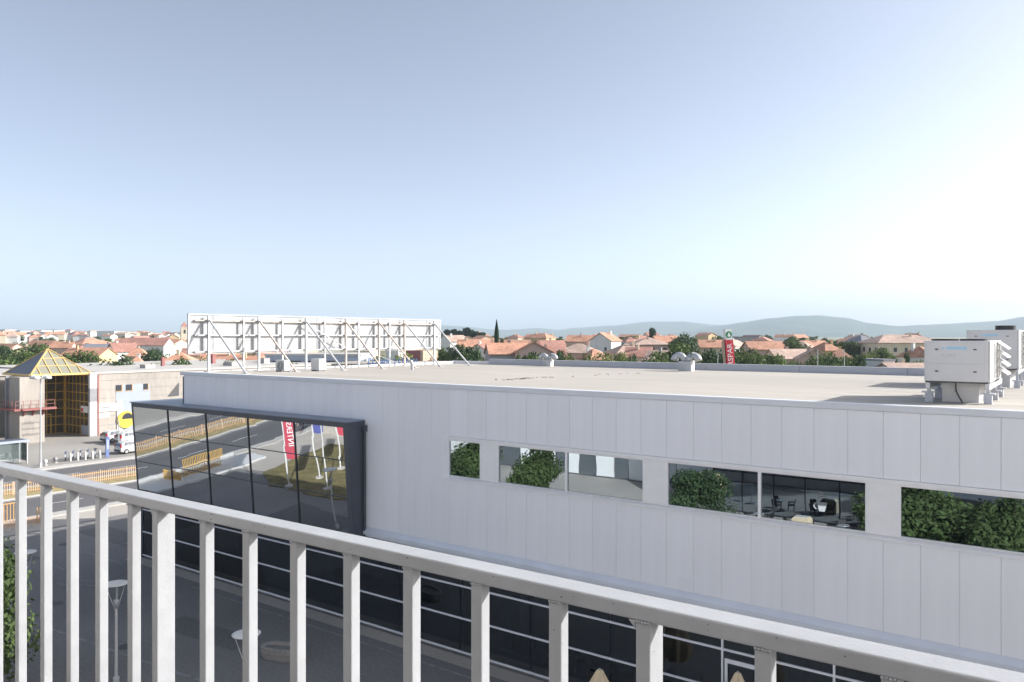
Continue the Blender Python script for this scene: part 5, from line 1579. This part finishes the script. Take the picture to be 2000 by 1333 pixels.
# sign tower
def sign_tower():
    d = 105; s = d/F
    X, Y = at_depth(1437, d)
    H = zpix(644, d)
    t = thing('sign_tower', (X, Y, 0), 'leaning red sign tower with white letters and green emblem on white top', 'sign', rz=PHI+.25)
    lean = -.085
    w = .95
    def slab(z0, z1, hw, y0, y1): 
        q = MB(); q.prism([(-hw+lean*z0,y0,z0),(hw+lean*z0,y0,z0),(hw+lean*z1,y0,z1),(-hw+lean*z1,y0,z1)], (0,y1-y0,0)); return q
    zm = zpix(664, d)
    slab(0, zm, w/2+.1, -.3, .3).build('red_shaft', M['red'], t, local=True)
    slab(0, zm-.02, .06, -.32, -.301).build('edge_strip', M['red'], t, local=True)
    slab(zm+.002, H, w/2, -.3, .3).build('white_top', M['signwhite'], t, local=True)
    q = MB(); q.prism([(-w/2-.38+lean*0,-.2,0),(-w/2-.2,-.2,0),(-w/2-.2+lean*zm*1.0,-.2,zm-.1),(-w/2-.38+lean*zm,-.2,zm-.1)], (0,.4,0)); q.build('side_fin', M['salmon'], t, local=True)
    zc = zm+(H-zm)*.5
    q = MB(); n = 20; cx = lean*zc
    q.prism([(cx+.46*math.cos(2*math.pi*k/n),-.33,zc+.46*math.sin(2*math.pi*k/n)) for k in range(n)], (0,.028,0)); e = q.build('emblem', M['green'], t, local=True)
    q = MB(); q.prism([(cx-.26,-.345,zc-.22),(cx+.26,-.345,zc-.22),(cx,-.345,zc+.34)], (0,.014,0)); q.box(cx-.06,cx+.06,-.345,-.331,zc-.36,zc-.22); q.build('emblem_tree', M['signwhite'], t, local=True)
    me = text_mesh('INTERSPAR', 1.05, M['signwhite'], .01)
    z2 = zm-3.1
    o = obj_from('lettering', me, t, (lean*z2, -.315, z2), (math.radians(90), 0, 0))
    o.rotation_euler = (Matrix.Rotation(math.pi/2, 3, 'X') @ Matrix.Rotation(math.pi/2-lean, 3, 'Z')).to_euler()
sign_tower()
X, Y = at_depth(1402, 110); pole(X, Y, 0, zpix(690, 110), 'thin street lamp left of the red sign tower')
X, Y = at_depth(1597, 118); pole(X, Y, 0, zpix(683, 118), 'thin lamp pole beyond the parapet before the domed tree', arm=False)
X, Y = at_depth(1649, 125); pole(X, Y, 0, zpix(683, 125), 'thin lamp pole beyond the parapet right of the stepped orange roof', arm=False)

# far and middle trees
for k, x, y, w, d, lab in [
    ('mid',1092,662,44,245,'bright green tree between red roofs left of the white gable'),
    ('bush',1172,692,42,150,'grey green bush below the small orange hip roof'),
    ('yellow',1205,688,46,150,'yellow green tree right of the small orange hip roof'),
    ('bush',1252,697,50,146,'low green bush left of the large gooseneck vent'),
    ('yellow',1288,695,46,146,'light green bush below the pale roofed grey house'),
    ('mid',1330,668,92,158,'broad domed green tree behind the large gooseneck vent'),
    ('dark',1328,642,58,245,'great dark green tree towering behind the domed tree'),
    ('pine',1275,642,24,330,'dark pointed conifer on the ridge left of the great tree'),
    ('dark',1386,680,56,146,'dark tree directly left of the red sign tower'),
    ('dark',1418,678,46,140,'dark tree behind the red sign tower'),
    ('mid',1456,678,56,150,'full green tree right of the red sign tower'),
    ('mid',1500,682,66,148,'wide green tree below the long pink house'),
    ('yellow',1532,694,36,142,'small light green tree left of the thin lamp pole'),
    ('bush',1557,698,40,140,'low dark bush below the long low pink house'),
    ('mid',1558,660,48,225,'domed green tree above the long low pink house'),
    ('dark',1614,680,56,150,'dark full tree before the ochre houses'),
    ('yellow',1645,696,46,142,'yellow green bushes right of the dark full tree'),
    ('mid',1658,660,40,255,'round green tree left of the long institution'),
    ('yellow',1675,684,34,190,'light green tree before the slate roofed block'),
    ('mid',1700,698,36,138,'green tree beside the small white box building'),
    ('mid',1720,680,46,215,'grey green tree before the institution, left one'),
    ('bush',1755,682,40,210,'grey green bush before the institution, right one'),
    ('dark',1771,683,16,165,'narrow dark tree left of the white orange-roofed house'),
    ('bush',1800,694,40,150,'dark bush before the white orange-roofed house'),
    ('dark',900,672,56,148,'dark green tree right of the billboard'),
    ('dark',922,670,50,152,'dark round tree before the small white house'),
    ('mid',872,678,40,150,'green tree behind the last billboard brace'),
    ('yellow',948,693,26,146,'bright light green bush before the grey stone house'),
    ('bush',985,697,34,148,'low bush before the left wall of the grey stone house'),
    ('bush',1018,697,40,148,'low bush before the right wall of the grey stone house'),
    ('dark',1044,662,22,350,'small dark tree on the skyline right of the cypress'),
    ('dark',985,658,16,360,'small dark tree just right of the cypress'),
    ('mid',1008,690,16,160,'slim green shrub against the grey stone house'),
    ('dark',1075,690,30,165,'dark shrub before the long low pink house'),
    ('mid',1235,656,60,360,'green trees on the skyline right of the white gable'),
    ('dark',840,690,40,150,'dark tree seen under the right end of the billboard'),
    ('mid',565,697,44,140,'green tree seen under the middle of the billboard'),
    ('dark',215,684,86,135,'big dark green tree right of the pyramid skylight'),
    ('dark',308,673,56,185,'dark tall tree among the orange roofs'),
    ('yellow',300,699,52,140,'yellow green tree below the dark tall tree'),
    ('yellow',335,698,50,140,'light green tree left of the wide orange hip roof'),
    ('mid',368,698,50,138,'light green bush below the wide orange hip roof'),
    ('yellow',396,699,40,138,'light green bush at the left end of the billboard'),
    ('dark',28,684,80,150,'dark green tree behind the left slope of the pyramid'),
    ('mid',72,672,74,190,'broad green tree rising behind the pyramid apex'),
    ('mid',130,680,74,170,'broad green tree right of the pyramid apex'),
    ('mid',165,684,60,165,'green tree between pyramid and big dark tree'),
    ('yellow',8,680,60,190,'yellow green tree at the far left above the mall'),
    ('dark',12,668,40,270,'dark tree among the roofs at the far left'),
    ('dark',250,695,40,200,'green shrub below the white gable end'),
    ('bush',-20,690,70,140,'dark green tree beyond the left end of the mall'),
]:
    ptree(k, x, y, w, d, lab)
ptree('cypress', 970, 635, 13, 185, 'tall dark cypress rising above the houses', None, 'cypress_tree')
for i, (x, y) in enumerate(((872,646),(886,644),(897,647),(911,641),(922,645),(932,648),(943,651))):
    ptree('pine', x, y, 22, 420, 'dark pine in the grove behind the white gabled house', 'pines of the grove', 'pine_tree')
fr = random.Random(9)
for i in range(46):
    x = 1040+(1800-1040)*(i+fr.uniform(-.4,.4))/46 if i < 40 else fr.uniform(400, 880)
    d = fr.uniform(128, 175)
    kd = fr.choice(('mid','dark','yellow','bush','bush','mid'))
    ptree(kd, x, fr.uniform(678, 697), fr.uniform(30, 60), d, {'mid': 'mid green leafy tree', 'dark': 'dark green leafy tree', 'yellow': 'yellow green bushy tree', 'bush': 'low grey green bush'}[kd]+(' in the belt of greenery just beyond the roof parapet' if i < 40 else ' glimpsed under the billboard beyond the roof'), {'mid': 'mid green', 'dark': 'dark green', 'yellow': 'yellow green', 'bush': 'grey green'}[kd]+(' trees beyond the parapet' if i < 40 else ' trees under the billboard'))
for i in range(190):
    d = rng.uniform(180, 700)
    x = rng.choice((rng.uniform(-40, 372), rng.uniform(870, 1830), rng.uniform(870, 1830)))
    X, Y = at_depth(x, d)
    tree(rng.choice(('mid','dark','mid','bush')), X, Y, gz(X,Y), rng.uniform(5.5,9.0), rng.uniform(6,12), 'small green tree scattered among the distant town roofs', 'small trees scattered in the town')

# ------------------------------------------------------------------ haze
def build_haze():
    mb = MB(); R = 9800
    mb.box(-R, R, -R, R, -5, 330)
    m = bpy.data.materials.new('haze'); m.use_nodes = True
    N = m.node_tree.nodes; N.remove(N['Principled BSDF'])
    v = N.new('ShaderNodeVolumePrincipled')
    v.inputs['Color'].default_value = (0.58, 0.70, 0.84, 1)
    v.inputs['Density'].default_value = 0.00012
    v.inputs['Anisotropy'].default_value = 0.0
    m.node_tree.links.new(v.outputs[0], N['Material Output'].inputs['Volume'])
    o = mb.build('haze', m)
    tag(o, 'thin pale summer haze lying over town and hills', 'haze', kind='stuff')
build_haze()
